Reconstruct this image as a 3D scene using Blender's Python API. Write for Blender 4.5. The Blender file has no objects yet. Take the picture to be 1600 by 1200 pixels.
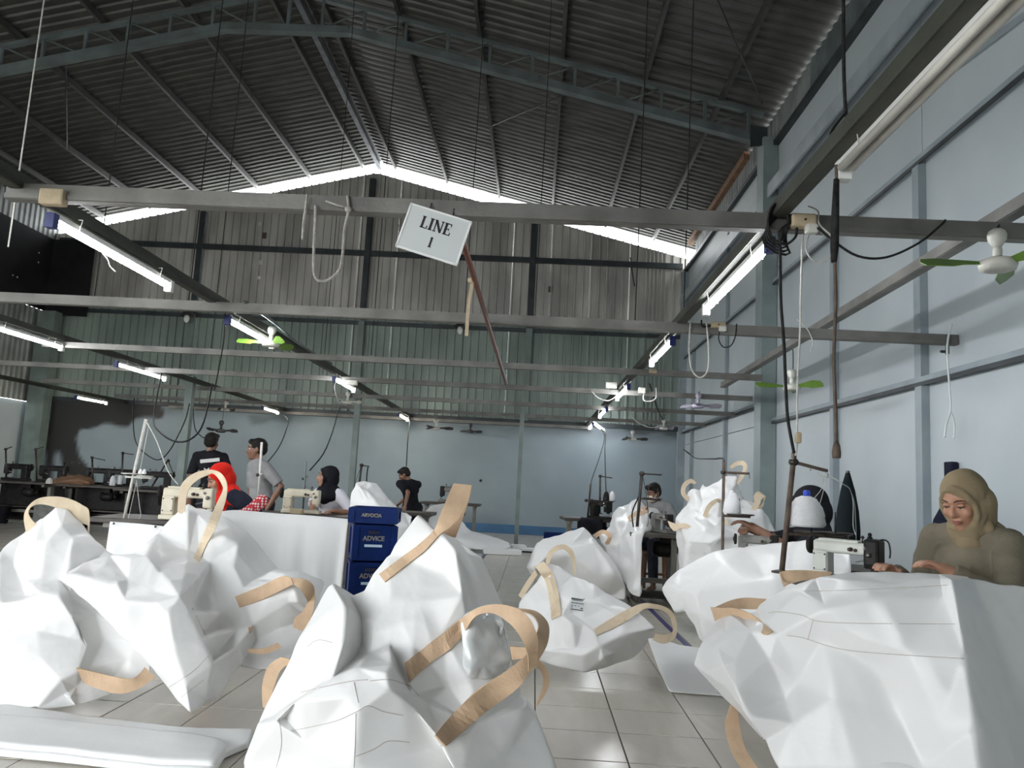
import bpy, bmesh, math, random
from mathutils import Vector, Matrix, noise
from mathutils.bvhtree import BVHTree
from mathutils.geometry import delaunay_2d_cdt
random.seed(7)
C = bpy.context.scene.collection
S = bpy.context.scene
PI = math.pi

# ------------------------------------------------------------------ camera
EYE = Vector((0, 0, 1.18)); FPX = 1209.0
PT, RL, YW = .1266, .0524, .0354
FWD = Vector((-math.sin(YW)*math.cos(PT), math.cos(YW)*math.cos(PT), math.sin(PT)))
_r = Vector((math.cos(YW), math.sin(YW), 0)); _u = _r.cross(FWD)
RGT = math.cos(RL)*_r + math.sin(RL)*_u; UPV = -math.sin(RL)*_r + math.cos(RL)*_u
cd = bpy.data.cameras.new('camera'); cam = bpy.data.objects.new('camera', cd); C.objects.link(cam)
cd.sensor_fit = 'HORIZONTAL'; cd.sensor_width = 36; cd.lens = FPX*36/1600; cd.clip_end = 300; cd.clip_start = .05
m3 = Matrix((RGT, UPV, -FWD)).transposed()
cam.matrix_world = Matrix.Translation(EYE) @ m3.to_4x4()
S.camera = cam
# ------------------------------------------------------------------ sky, light, exposure
w = bpy.data.worlds.new('overcast'); S.world = w; w.use_nodes = True
bg = w.node_tree.nodes['Background']; bg.inputs[0].default_value = (.95, .98, 1.0, 1); bg.inputs[1].default_value = 7.0
S.view_settings.view_transform = 'Standard'; S.view_settings.look = 'None'; S.view_settings.gamma = 1
S.view_settings.use_curve_mapping = False; S.view_settings.exposure = .36
TUBE_STRENGTH = 75.0
try:
    S.cycles.max_bounces = 8; S.cycles.diffuse_bounces = 5; S.cycles.glossy_bounces = 3
except Exception: pass

# ------------------------------------------------------------------ measuring helpers (calibrated from tiles, beams and walls)
def U(px, py, d):            # real point at room depth d
    r = (px-800)/FPX*RGT + (600-py)/FPX*UPV + FWD
    return EYE + r*(d/r.y)
def UF(px, py, z=0.0):       # real point at height z
    r = (px-800)/FPX*RGT + (600-py)/FPX*UPV + FWD
    return EYE + r*((z-EYE.z)/r.z)

# ------------------------------------------------------------------ materials
def mat(name, c1, c2=None, scale=5, rough=.6, metal=0, bump=0, bscale=40, spec=.5, detail=4, coord='Object', lo=.35, hi=.65, stretch=None, emit=None, estr=0, sss=0):
    m = bpy.data.materials.new(name); m.use_nodes = True
    nt = m.node_tree; N = nt.nodes; L = nt.links; b = N['Principled BSDF']
    b.inputs['Base Color'].default_value = (*c1, 1); b.inputs['Roughness'].default_value = rough
    b.inputs['Metallic'].default_value = metal; b.inputs['Specular IOR Level'].default_value = spec
    tc = N.new('ShaderNodeTexCoord'); mp = N.new('ShaderNodeMapping'); L.new(tc.outputs[coord], mp.inputs[0])
    if stretch: mp.inputs['Scale'].default_value = stretch
    if c2 is not None:
        n = N.new('ShaderNodeTexNoise'); n.inputs['Scale'].default_value = scale; n.inputs['Detail'].default_value = detail
        L.new(mp.outputs[0], n.inputs['Vector'])
        r = N.new('ShaderNodeMapRange'); r.inputs[1].default_value = lo; r.inputs[2].default_value = hi; L.new(n.outputs[0], r.inputs[0])
        x = N.new('ShaderNodeMix'); x.data_type = 'RGBA'; x.inputs[6].default_value = (*c1, 1); x.inputs[7].default_value = (*c2, 1)
        L.new(r.outputs[0], x.inputs[0]); L.new(x.outputs[2], b.inputs['Base Color'])
    if bump:
        n2 = N.new('ShaderNodeTexNoise'); n2.inputs['Scale'].default_value = bscale; n2.inputs['Detail'].default_value = 3
        L.new(mp.outputs[0], n2.inputs['Vector'])
        bp = N.new('ShaderNodeBump'); bp.inputs['Strength'].default_value = bump; bp.inputs['Distance'].default_value = .02
        L.new(n2.outputs[0], bp.inputs['Height']); L.new(bp.outputs[0], b.inputs['Normal'])
    if emit:
        b.inputs['Emission Color'].default_value = (*emit, 1); b.inputs['Emission Strength'].default_value = estr
    if sss:
        b.inputs['Subsurface Weight'].default_value = sss; b.inputs['Subsurface Radius'].default_value = (.02, .012, .008)
    return m
def weave(m, scale, strength):     # woven relief on top of a material
    nt = m.node_tree; N = nt.nodes; L = nt.links; b = N['Principled BSDF']
    tc = N.new('ShaderNodeTexCoord'); wv = N.new('ShaderNodeTexWave'); wv.inputs['Scale'].default_value = scale; wv.inputs['Distortion'].default_value = .6
    wv.bands_direction = 'DIAGONAL'
    L.new(tc.outputs['Object'], wv.inputs['Vector']); bp = N.new('ShaderNodeBump'); bp.inputs['Strength'].default_value = strength; bp.inputs['Distance'].default_value = .004
    L.new(wv.outputs[1], bp.inputs['Height'])
    if b.inputs['Normal'].links: L.new(b.inputs['Normal'].links[0].from_socket, bp.inputs['Normal'])
    L.new(bp.outputs[0], b.inputs['Normal'])
    return m
M = {}
M['wall'] = mat('painted_blue_wall', (.40, .45, .475), (.44, .49, .51), 1.2, .5, bump=.08, bscale=9)
M['gable_hi'] = mat('weathered_zinc', (.60, .585, .545), (.36, .35, .33), 1.6, .5, .25, bump=.1, stretch=(1, 1, .35))
M['gable_lo'] = mat('green_painted_sheet', (.27, .325, .29), (.18, .22, .20), 1.2, .5, .1, bump=.1, stretch=(1, 1, .4))
M['roof'] = mat('sooty_roof_sheet', (.082, .079, .073), (.05, .05, .047), 2.2, .40, .35, bump=.1, bscale=12)
M['eave'] = mat('eave_sheet', (.30, .32, .31), (.16, .17, .17), 2, .5, .2)
M['black_tarp'] = mat('black_tarp', (.012, .012, .014), (.02, .02, .022), 2, .7)
M['steel'] = mat('grey_green_steel', (.15, .185, .185), (.10, .12, .12), 3, .5, .2, bump=.08)
M['steel_dark'] = mat('dark_steel', (.05, .06, .065), (.03, .035, .038), 3, .5, .3)
M['column'] = mat('grey_green_column', (.235, .29, .29), (.19, .235, .235), 3, .5)
M['ledge'] = mat('pale_ledge_steel', (.36, .405, .43), (.28, .32, .345), 3, .45)
M['post'] = mat('green_painted_post', (.17, .215, .20), (.12, .15, .14), 3, .5)
M['stud'] = mat('blue_grey_stud', (.29, .34, .365), (.23, .27, .295), 3, .5)
M['beam'] = mat('dusty_grey_channel', (.20, .195, .18), (.125, .12, .11), 4, .55, .2, bump=.1)
M['rail'] = mat('olive_grey_rail', (.06, .063, .048), (.035, .036, .03), 3, .6, .1, bump=.15)
M['purlin'] = mat('purlin_steel', (.075, .072, .066), (.045, .043, .04), 3, .4, .3)
M['ridge'] = mat('ridge_pipe', (.19, .205, .23), (.12, .13, .15), 6, .45, .4)
M['white_cap'] = mat('white_plastic', (.75, .75, .73), None, rough=.4)
M['tube_on'] = mat('lit_tube', (.9, .92, 1), emit=(.95, .97, 1), estr=TUBE_STRENGTH)
M['tube_warm'] = mat('lit_warm_tube', (1, .95, .85), emit=(1, .93, .80), estr=TUBE_STRENGTH)
M['tube_off'] = mat('unlit_tube', (.62, .60, .55), (.52, .50, .45), 8, .35)
M['cap_blue'] = mat('dark_blue_plastic', (.02, .03, .16), None, rough=.4)
M['black'] = mat('black_cable', (.012, .012, .012), (.03, .03, .03), 30, .6)
M['dark_metal'] = mat('dark_metal', (.035, .033, .03), (.07, .06, .05), 20, .45, .6)
M['rust'] = mat('rusty_iron', (.13, .095, .07), (.07, .05, .04), 25, .7, .3, bump=.2, bscale=120)
M['brown'] = mat('brown_pipe_paint', (.13, .045, .025), (.08, .03, .02), 15, .5)
M['white_cable'] = mat('white_cable', (.58, .57, .53), (.45, .44, .41), 30, .5)
M['rope'] = mat('dusty_rope', (.48, .46, .42), (.34, .32, .29), 60, .9, bump=.5, bscale=200)
M['tan_cloth'] = mat('tan_cloth', (.50, .41, .28), (.42, .34, .23), 20, .9)
M['paper'] = mat('laminated_paper', (.60, .63, .63), None, rough=.25)
M['white_edge'] = mat('white_frame', (.80, .81, .80), None, rough=.4)
M['ink'] = mat('black_ink', (.01, .01, .01), None, rough=.6)
M['fan_white'] = mat('fan_white', (.62, .62, .57), (.52, .51, .45), 12, .4)
M['fan_green'] = mat('fan_green', (.14, .26, .035), (.11, .21, .03), 10, .4)
M['fan_violet'] = mat('fan_pale', (.40, .37, .45), (.33, .30, .38), 10, .4)
M['fan_dark'] = mat('fan_dark', (.03, .03, .03), (.06, .06, .06), 10, .5)
M['bag'] = mat('white_woven_bag', (.88, .88, .87), (.85, .85, .845), 3, .34, bump=.06, bscale=22, spec=.45)
def crumple(m, scale, strength):
    nt = m.node_tree; N = nt.nodes; L = nt.links; b = N['Principled BSDF']
    tc = N.new('ShaderNodeTexCoord'); n = N.new('ShaderNodeTexNoise'); n.inputs['Scale'].default_value = scale*.7
    v = N.new('ShaderNodeTexVoronoi'); v.inputs['Scale'].default_value = scale; v.feature = 'F1'; v.distance = 'EUCLIDEAN'
    mx = N.new('ShaderNodeMix'); mx.data_type = 'RGBA'; mx.inputs[0].default_value = .25
    L.new(tc.outputs['Object'], mx.inputs[6]); L.new(tc.outputs['Object'], n.inputs['Vector']); L.new(n.outputs['Color'], mx.inputs[7]); L.new(mx.outputs[2], v.inputs['Vector'])
    bp = N.new('ShaderNodeBump'); bp.inputs['Strength'].default_value = strength; bp.inputs['Distance'].default_value = .03
    L.new(v.outputs['Distance'], bp.inputs['Height'])
    if b.inputs['Normal'].links: L.new(b.inputs['Normal'].links[0].from_socket, bp.inputs['Normal'])
    L.new(bp.outputs[0], b.inputs['Normal'])
crumple(M['bag'], 6, .13)
def translucent(m, col, fac):
    nt = m.node_tree; N = nt.nodes; L = nt.links; b = N['Principled BSDF']; o = N['Material Output']
    t = N.new('ShaderNodeBsdfTranslucent'); t.inputs[0].default_value = (*col, 1); x = N.new('ShaderNodeMixShader'); x.inputs[0].default_value = fac
    L.new(b.outputs[0], x.inputs[1]); L.new(t.outputs[0], x.inputs[2]); L.new(x.outputs[0], o.inputs[0])
translucent(M['bag'], (.85, .85, .84), .16)
M['cloth'] = mat('white_sheet_cloth', (.84, .845, .84), (.81, .815, .815), 3, .5, bump=.06, bscale=15)
M['liner'] = mat('clear_plastic_liner', (.70, .73, .73), (.80, .82, .82), 9, .2, bump=.15, bscale=9, spec=.7)
M['strap'] = weave(mat('tan_webbing', (.66, .475, .315), (.60, .42, .275), 30, .75, bump=.15, bscale=160), 160, .25)
M['strap_pale'] = weave(mat('pale_webbing', (.72, .60, .44), (.67, .55, .39), 30, .75, bump=.15, bscale=160), 160, .25)
M['thread_line'] = mat('stitch_thread', (.52, .47, .43), None, rough=.9)
M['crate'] = mat('blue_crate', (.0035, .015, .085), (.005, .02, .11), 6, .5)
M['crate_shade'] = mat('crate_hole_shade', (.004, .006, .03), None, rough=.6)  # darker crate blue painting the shade inside the hand holes
M['crate_text'] = mat('crate_lettering', (.26, .25, .21), (.16, .155, .14), 60, .6)
M['crate_bar'] = mat('pale_bar', (.45, .58, .68), None, rough=.5)
M['cream'] = mat('cream_enamel', (.60, .55, .43), (.53, .48, .37), 9, .35)
M['cream2'] = mat('off_white_enamel', (.55, .56, .51), (.46, .47, .43), 9, .35)
M['machine_dark'] = mat('black_enamel', (.012, .012, .013), (.025, .022, .02), 15, .4)
M['machine_grey'] = mat('worn_grey_enamel', (.20, .20, .18), (.12, .12, .11), 10, .45)
M['chrome'] = mat('dull_chrome', (.42, .41, .39), (.30, .29, .27), 20, .3, .9)
M['table_top'] = mat('dark_table_board', (.035, .029, .024), (.06, .05, .04), 8, .5, stretch=(1, 6, 1))
M['table_leg'] = mat('grey_table_leg', (.21, .20, .175), (.15, .14, .12), 6, .5, .1)
M['wood'] = mat('brown_wood', (.20, .10, .05), (.13, .065, .035), 6, .6, stretch=(8, 1, 1))
M['cardboard'] = mat('brown_cardboard', (.24, .135, .075), (.17, .09, .05), 6, .8)
M['yarn'] = mat('white_yarn', (.80, .80, .81), (.68, .68, .70), 60, .8, bump=.5, bscale=90, stretch=(1, 1, 8))
M['blue_plastic'] = mat('blue_plastic', (.03, .07, .55), None, rough=.4)
M['skin'] = mat('light_brown_skin', (.42, .225, .145), (.37, .19, .12), 14, .5, sss=.12)
M['skin_dark'] = mat('brown_skin', (.20, .10, .062), (.17, .082, .05), 14, .5, sss=.1)
M['lip'] = mat('lips', (.30, .10, .08), None, rough=.45)
M['brow'] = mat('dark_brow', (.05, .03, .022), None, rough=.8)
M['eye'] = mat('eye', (.72, .68, .64), None, rough=.15)
M['iris'] = mat('iris', (.015, .01, .008), None, rough=.1)
M['hair'] = mat('black_hair', (.010, .009, .008), (.022, .02, .018), 40, .6, bump=.6, bscale=60)
M['olive'] = mat('olive_hijab', (.27, .215, .135), (.22, .17, .105), 6, .85, bump=.15, bscale=60)
M['olive_shirt'] = mat('taupe_blouse', (.185, .165, .12), (.155, .135, .10), 6, .8, bump=.15, bscale=80)
M['black_cloth'] = mat('black_cloth', (.008, .008, .011), (.014, .014, .018), 8, .85, bump=.15, bscale=50)
M['green_black'] = mat('dark_green_cloth', (.006, .010, .012), (.010, .015, .017), 8, .85)
M['white_shirt'] = mat('white_shirt', (.70, .69, .74), (.62, .62, .67), 8, .8, bump=.15, bscale=40)
M['red'] = mat('red_hijab', (.68, .022, .012), (.56, .018, .012), 6, .8, bump=.15, bscale=50)
M['navy'] = mat('navy_cloth', (.012, .014, .028), (.02, .022, .035), 8, .85)
M['grey_shirt'] = mat('grey_shirt', (.27, .27, .275), (.22, .22, .225), 8, .85, bump=.15, bscale=50)
M['jeans'] = mat('dark_trousers', (.02, .022, .03), (.03, .032, .042), 12, .85)
M['print_white'] = mat('shirt_print', (.55, .55, .54), None, rough=.8)
M['mask'] = mat('face_mask', (.62, .56, .44), None, rough=.8)
M['blue_band'] = mat('blue_wall_paint', (.06, .17, .32), (.05, .14, .27), 3, .6)
M['tape'] = mat('navy_floor_tape', (.035, .03, .12), (.06, .055, .16), 20, .5)
M['ground'] = mat('yard_concrete', (.30, .30, .28), (.24, .24, .22), 1, .9)
M['grout'] = mat('tile_grout', (.14, .13, .115), None, rough=.9)

for k_ in ('black_cloth', 'green_black', 'navy', 'hair', 'jeans', 'black', 'olive', 'olive_shirt', 'red', 'black_tarp', 'grey_shirt', 'machine_dark', 'crate'):
    M[k_].node_tree.nodes['Principled BSDF'].inputs['Specular IOR Level'].default_value = .12
def dots(name, base, dot, scale=60):
    m = mat(name, base); nt = m.node_tree; N = nt.nodes; L = nt.links; b = N['Principled BSDF']
    tc = N.new('ShaderNodeTexCoord'); v = N.new('ShaderNodeTexVoronoi'); v.inputs['Scale'].default_value = scale; v.inputs['Randomness'].default_value = .1
    L.new(tc.outputs['Object'], v.inputs['Vector'])
    r = N.new('ShaderNodeMapRange'); r.inputs[1].default_value = .36; r.inputs[2].default_value = .44; L.new(v.outputs['Distance'], r.inputs[0])
    x = N.new('ShaderNodeMix'); x.data_type = 'RGBA'; x.inputs[6].default_value = (*dot, 1); x.inputs[7].default_value = (*base, 1)
    L.new(r.outputs[0], x.inputs[0]); L.new(x.outputs[2], b.inputs['Base Color']); b.inputs['Roughness'].default_value = .8
    return m
M['red_dots'] = dots('red_dotted_cloth', (.50, .02, .03), (.72, .70, .68), 42)

def tile_mat():
    m = mat('beige_glazed_tile', (.44, .405, .345)); nt = m.node_tree; N = nt.nodes; L = nt.links; b = N['Principled BSDF']
    tc = N.new('ShaderNodeTexCoord'); oi = N.new('ShaderNodeObjectInfo'); ge = N.new('ShaderNodeNewGeometry')
    n = N.new('ShaderNodeTexNoise'); n.inputs['Scale'].default_value = 2.2; n.inputs['Detail'].default_value = 6; n.inputs['Distortion'].default_value = 1.2
    mp = N.new('ShaderNodeMapping'); mp.inputs['Scale'].default_value = (3.2, .7, 1); L.new(ge.outputs['Position'], mp.inputs[0]); L.new(mp.outputs[0], n.inputs['Vector'])
    r = N.new('ShaderNodeMapRange'); r.inputs[1].default_value = .3; r.inputs[2].default_value = .7; L.new(n.outputs[0], r.inputs[0])
    x = N.new('ShaderNodeMix'); x.data_type = 'RGBA'; x.inputs[6].default_value = (.55, .515, .45, 1); x.inputs[7].default_value = (.49, .46, .40, 1)
    L.new(r.outputs[0], x.inputs[0]); L.new(x.outputs[2], b.inputs['Base Color'])
    n2 = N.new('ShaderNodeTexNoise'); n2.inputs['Scale'].default_value = 5; L.new(ge.outputs['Position'], n2.inputs['Vector'])
    r2 = N.new('ShaderNodeMapRange'); r2.inputs[3].default_value = .18; r2.inputs[4].default_value = .26; L.new(n2.outputs[0], r2.inputs[0]); L.new(r2.outputs[0], b.inputs['Roughness'])
    return m
M['tile'] = tile_mat()
def stain_wall():     # blue painted wall whose soot, stains and darker top band come from a painted mask
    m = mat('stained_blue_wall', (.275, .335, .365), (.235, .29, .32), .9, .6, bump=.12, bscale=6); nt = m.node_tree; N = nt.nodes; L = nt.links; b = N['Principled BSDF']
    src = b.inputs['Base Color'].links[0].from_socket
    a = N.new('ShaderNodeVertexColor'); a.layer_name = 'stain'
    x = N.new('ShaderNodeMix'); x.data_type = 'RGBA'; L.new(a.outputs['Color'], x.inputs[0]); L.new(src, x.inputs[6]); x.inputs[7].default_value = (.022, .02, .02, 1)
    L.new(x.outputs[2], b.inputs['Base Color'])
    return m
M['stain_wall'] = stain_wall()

# ------------------------------------------------------------------ mesh builder
class MB:
    def __init__(s): s.v = []; s.f = []; s.sm = []
    def add(s, vs, fs, smooth=False):
        o = len(s.v); s.v += [Vector(p) for p in vs]; s.f += [tuple(i+o for i in f) for f in fs]; s.sm += [smooth]*len(fs); return s
    def box(s, c, d, R=None, bev=0):
        x, y, z = d[0]/2, d[1]/2, d[2]/2; c = Vector(c)
        if bev:
            b = min(bev, x*.9, y*.9, z*.9); bm = bmesh.new(); bmesh.ops.create_cube(bm, size=1)
            for v in bm.verts: v.co = Vector((v.co.x*2*x, v.co.y*2*y, v.co.z*2*z))
            bmesh.ops.bevel(bm, geom=bm.edges[:], offset=b, segments=2, affect='EDGES', profile=.5)
            bm.verts.index_update(); vs = [v.co.copy() for v in bm.verts]; fs = [[v.index for v in f.verts] for f in bm.faces]; bm.free()
        else:
            vs = [Vector((a*x, b_*y, g*z)) for a in (-1, 1) for b_ in (-1, 1) for g in (-1, 1)]
            fs = [(0,1,3,2),(4,6,7,5),(0,4,5,1),(2,3,7,6),(0,2,6,4),(1,5,7,3)]
        if R is not None: vs = [R @ v for v in vs]
        return s.add([v+c for v in vs], fs)
    def bar(s, a, b, w, h, up=(0, 0, 1), bev=0):      # rectangular bar from a to b
        a = Vector(a); b = Vector(b); d = b-a; L = d.length; d = d.normalized(); up = Vector(up)
        if abs(d.dot(up)) > .98: up = Vector((0, 1, 0))
        x = d.cross(up).normalized(); z = x.cross(d)
        return s.box((a+b)/2, (w, L, h), Matrix((x, d, z)).transposed(), bev)
    def tube(s, pts, r, n=8, cap=True, squash=None):
        P = [Vector(p) for p in pts]; R = r if isinstance(r, (list, tuple)) else [r]*len(P)
        vs = []; fs = []; prev = None
        for i, p in enumerate(P):
            t = (P[min(i+1, len(P)-1)]-P[max(i-1, 0)])
            t = t.normalized() if t.length > 1e-9 else Vector((0, 0, 1))
            if prev is None:
                a = Vector((0, 0, 1)) if abs(t.z) < .9 else Vector((1, 0, 0)); prev = t.cross(a).normalized()
            x = (prev-t*prev.dot(t)); x = x.normalized() if x.length > 1e-6 else t.orthogonal().normalized(); prev = x; y = t.cross(x)
            for k in range(n):
                q = 2*PI*k/n; vs.append(p+(x*math.cos(q)+y*math.sin(q))*R[i])
        for i in range(len(P)-1):
            for k in range(n): fs.append((i*n+k, i*n+(k+1) % n, (i+1)*n+(k+1) % n, (i+1)*n+k))
        if cap: fs.append(tuple(range(n-1, -1, -1))); fs.append(tuple((len(P)-1)*n+k for k in range(n)))
        return s.add(vs, fs, True)
    def caps(s, pts, r, n=12):                        # tapered limb with rounded ends (for bodies)
        s.tube(pts, r, n); R = r if isinstance(r, (list, tuple)) else [r]*len(pts)
        for p, q in zip(pts, R): s.ball(p, (q, q, q), n=n)
        return s
    def ball(s, c, r, R=None, n=16, m=None):
        m = m or max(6, n//2+2); c = Vector(c); vs = []; fs = []
        for j in range(m+1):
            th = PI*j/m
            for k in range(n):
                ph = 2*PI*k/n; v = Vector((r[0]*math.sin(th)*math.cos(ph), r[1]*math.sin(th)*math.sin(ph), r[2]*math.cos(th)))
                if R is not None: v = R @ v
                vs.append(c+v)
        for j in range(m):
            for k in range(n): fs.append((j*n+k, (j+1)*n+k, (j+1)*n+(k+1) % n, j*n+(k+1) % n))
        return s.add(vs, fs, True)
    def lathe(s, prof, c=(0, 0, 0), n=20, axis=None):
        c = Vector(c); vs = []; fs = []; R = Vector((0, 0, 1)).rotation_difference(Vector(axis)).to_matrix() if axis else Matrix.Identity(3)
        for (r, z) in prof:
            for k in range(n): vs.append(c + R @ Vector((r*math.cos(2*PI*k/n), r*math.sin(2*PI*k/n), z)))
        for i in range(len(prof)-1):
            for k in range(n): fs.append((i*n+k, i*n+(k+1) % n, (i+1)*n+(k+1) % n, (i+1)*n+k))
        fs.append(tuple(range(n-1, -1, -1))); fs.append(tuple((len(prof)-1)*n+k for k in range(n)))
        return s.add(vs, fs, True)
    def prism(s, poly, o, ax, ay, an, t):             # polygon in plane (o, ax, ay) with thickness t along an
        o = Vector(o); ax = Vector(ax); ay = Vector(ay); an = Vector(an); n = len(poly)
        vs = [o+ax*p[0]+ay*p[1] for p in poly]+[o+ax*p[0]+ay*p[1]+an*t for p in poly]
        fs = [tuple(range(n-1, -1, -1)), tuple(range(n, 2*n))]+[(i, (i+1) % n, n+(i+1) % n, n+i) for i in range(n)]
        return s.add(vs, fs)
    def mesh(s, name, inv=None):
        me = bpy.data.meshes.new(name); vs = [inv @ v for v in s.v] if inv else s.v
        me.from_pydata([tuple(v) for v in vs], [], s.f); me.polygons.foreach_set('use_smooth', s.sm); me.validate(); me.update(); return me

W = {}                                                # world matrix of each thing, so parts can be built in room coordinates
def tag(o, label=None, cat=None, group=None, kind=None):
    if label: o['label'] = label
    if cat: o['category'] = cat
    if group: o['group'] = group
    if kind: o['kind'] = kind
    return o
def thing(name, label, cat, loc=(0, 0, 0), rz=0, group=None, kind=None):
    o = bpy.data.objects.new(name, None); C.objects.link(o); o.location = loc; o.rotation_euler = (0, 0, rz); o.empty_display_size = .1
    W[o] = Matrix.Translation(Vector(loc)) @ Matrix.Rotation(rz, 4, 'Z')
    return tag(o, label, cat, group, kind)
def obj(name, mb, m, parent=None, local=False, label=None, autosmooth=False):
    inv = W[parent].inverted() if (parent is not None and not local) else None
    me = mb if isinstance(mb, bpy.types.Mesh) else mb.mesh(name, inv)
    if m is not None and not me.materials: me.materials.append(M[m] if isinstance(m, str) else m)
    o = bpy.data.objects.new(name, me); C.objects.link(o)
    if parent is not None: o.parent = parent; W[o] = W[parent]
    else: W[o] = Matrix.Identity(4)
    if label: o['label'] = label
    return o
def copy_thing(o, loc, rz=None, label=None, group=None):
    c = o.copy(); C.objects.link(c); c.location = loc
    if rz is not None: c.rotation_euler = (0, 0, rz)
    W[c] = Matrix.Translation(Vector(loc)) @ Matrix.Rotation(c.rotation_euler.z, 4, 'Z')
    if label: c['label'] = label
    if group: c['group'] = group
    for ch in [x for x in bpy.data.objects if x.parent == o]:
        d = ch.copy(); C.objects.link(d); d.parent = c; W[d] = W[c]
        for g in [x for x in bpy.data.objects if x.parent == ch]:
            e = g.copy(); C.objects.link(e); e.parent = d; W[e] = W[c]
    return c
def crom(P, k=6):                                     # Catmull-Rom through points (Vectors of any size as tuples)
    P = [Vector(p) for p in P]; out = []
    for i in range(len(P)-1):
        a = P[max(i-1, 0)]; b = P[i]; c = P[i+1]; d = P[min(i+2, len(P)-1)]
        for j in range(k):
            t = j/k; out.append(.5*((2*b)+(c-a)*t+(2*a-5*b+4*c-d)*t*t+(3*b-a-3*c+d)*t**3))
    out.append(P[-1]); return out
def bake(ob):                                         # apply modifiers, return plain mesh data
    dg = bpy.context.evaluated_depsgraph_get(); dg.update()
    me = bpy.data.meshes.new_from_object(ob.evaluated_get(dg)); return me
def remesh(mb, vox, smooth=4, name='tmp'):            # fuse overlapping pieces into one continuous surface
    me = mb.mesh(name); o = bpy.data.objects.new(name, me); C.objects.link(o)
    r = o.modifiers.new('r', 'REMESH'); r.mode = 'VOXEL'; r.voxel_size = vox; r.use_smooth_shade = True
    if smooth: sm = o.modifiers.new('s', 'SMOOTH'); sm.iterations = smooth; sm.factor = .5
    out = bake(o); bpy.data.objects.remove(o); bpy.data.meshes.remove(me)
    b = MB(); b.v = [v.co.copy() for v in out.vertices]; b.f = [tuple(p.vertices) for p in out.polygons]; b.sm = [True]*len(b.f)
    bpy.data.meshes.remove(out); return b
def wrinkle(mb, amp, sc, stretch=(1, 1, 1)):          # cloth folds pushed along the normals
    n = len(mb.v); N = [Vector() for _ in range(n)]
    for f in mb.f:
        nn = (mb.v[f[1]]-mb.v[f[0]]).cross(mb.v[f[2]]-mb.v[f[0]])
        for i in f: N[i] += nn
    for i in range(n):
        p = mb.v[i]; q = Vector((p.x*stretch[0], p.y*stretch[1], p.z*stretch[2]))*sc
        h = 1-2*abs(noise.noise(q)); 
        if N[i].length > 1e-12: mb.v[i] = p+N[i].normalized()*amp*h
    return mb
# ================================================================== THE SETTING
XW, XL, YB, YF, XR = 3.47, -12.2, 18.4, -3.2, -4.3
def roof_z(x): return 9.10-.243*abs(x-XR)
def gable_z(x): return 8.66-.243*abs(x-XR)
def struct(name, mb, m, parent=None, **k):
    o = obj(name, mb, m, parent, **k)
    if parent is None: o['kind'] = 'structure'
    return o
struct('ground', MB().box((-4, 8, -.12), (90, 90, .06)), 'ground')
# floor: a grout bed with single glazed tiles on it
fl = struct('floor', MB().box(((XW+XL)/2, (YB+YF)/2, -.048), (XW-XL+.4, YB-YF+.4, .08)), 'grout')
T = .405; tb = MB().box((0, 0, 0), (T-.006, T-.006, .012), bev=.002)
tm = tb.mesh('tile'); tm.materials.append(M['tile'])
far = MB(); cells = []
x0 = .06-T*32; y0 = 4.37-T*18
for i in range(44):
    for j in range(53):
        x = x0+(i+.5)*T; y = y0+(j+.5)*T
        if x < XL+.2 or x > XW-.2 or y > YB-.2 or y < YF: continue
        vis = (-2.9 < x < 2.2 and 3.0 < y < 13)
        cells.append((0 if vis else 1, y+abs(x)*.4, x, y))
cells.sort(); rr = random.Random(3)
for k, (v, _, x, y) in enumerate(cells):
    dz = rr.uniform(-.0006, .0006)
    if k < 290 and v == 0:
        o = bpy.data.objects.new('tile', tm); C.objects.link(o); o.parent = fl; o.location = (x, y, -.006+dz)
    else:
        h = T/2-.003; far.add([(x-h, y-h, dz), (x+h, y-h, dz), (x+h, y+h, dz), (x-h, y+h, dz), (x-h, y-h, -.01), (x+h, y-h, -.01), (x+h, y+h, -.01), (x-h, y+h, -.01)], [(0,1,2,3),(0,4,5,1),(1,5,6,2),(2,6,7,3),(3,7,4,0)])
tf = obj('far_tiles', far, 'tile', fl); tf['kind'] = 'stuff'

# roof: purlins, ridge pipe and single corrugated sheets
ce = struct('ceiling', MB().bar((XR, YF, 8.93), (XR, YB+.3, 8.93), .10, .10), 'ridge')
per = .19; SW = per*5
def sheet(a, b, zf, amp=.028):     # sheet with ribs along y, spanning x a..b
    vs = []; fs = []; prof = []
    for k in range(5):
        for t, h in ((0, 0), (.3, 0), (.42, 1), (.78, 1), (.9, 0)): prof.append((k*per+t*per, h*amp))
    prof.append((5*per+.02, 0))
    for y, h in prof: vs += [(a, y, zf(a)+h), (b, y, zf(b)+h)]
    for i in range(len(prof)-1): fs.append((2*i, 2*i+1, 2*i+3, 2*i+2))
    return MB().add(vs, fs)
half = (XW+.35-XR)
spans = [(XR+.05, XR+half*.35), (XR+half*.34, XR+half*.68), (XR+half*.67, XR+half)]
for sx in (1, -1):
    for q, (a, b) in enumerate(spans):
        aa, bb = (a, b) if sx > 0 else (2*XR-b, 2*XR-a)
        me = sheet(aa, bb, lambda x: roof_z(x)-.006*q).mesh('roof_sheet'); me.materials.append(M['roof'])
        for k in range(int((YB+.35-YF)/SW)+1):
            o = bpy.data.objects.new('roof_sheet', me); C.objects.link(o); o.parent = ce
            o.location = (0, YB+.35-(k+1)*SW, rr.uniform(-.004, .004))
obj('ridge_cap', MB().prism([(-.3, -.07), (0, .0), (.3, -.07), (.3, -.05), (0, .02), (-.3, -.05)], (XR, YF, roof_z(XR)+.05), (1, 0, 0), (0, 0, 1), (0, 1, 0), YB+.4-YF), 'roof', ce)
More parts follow.
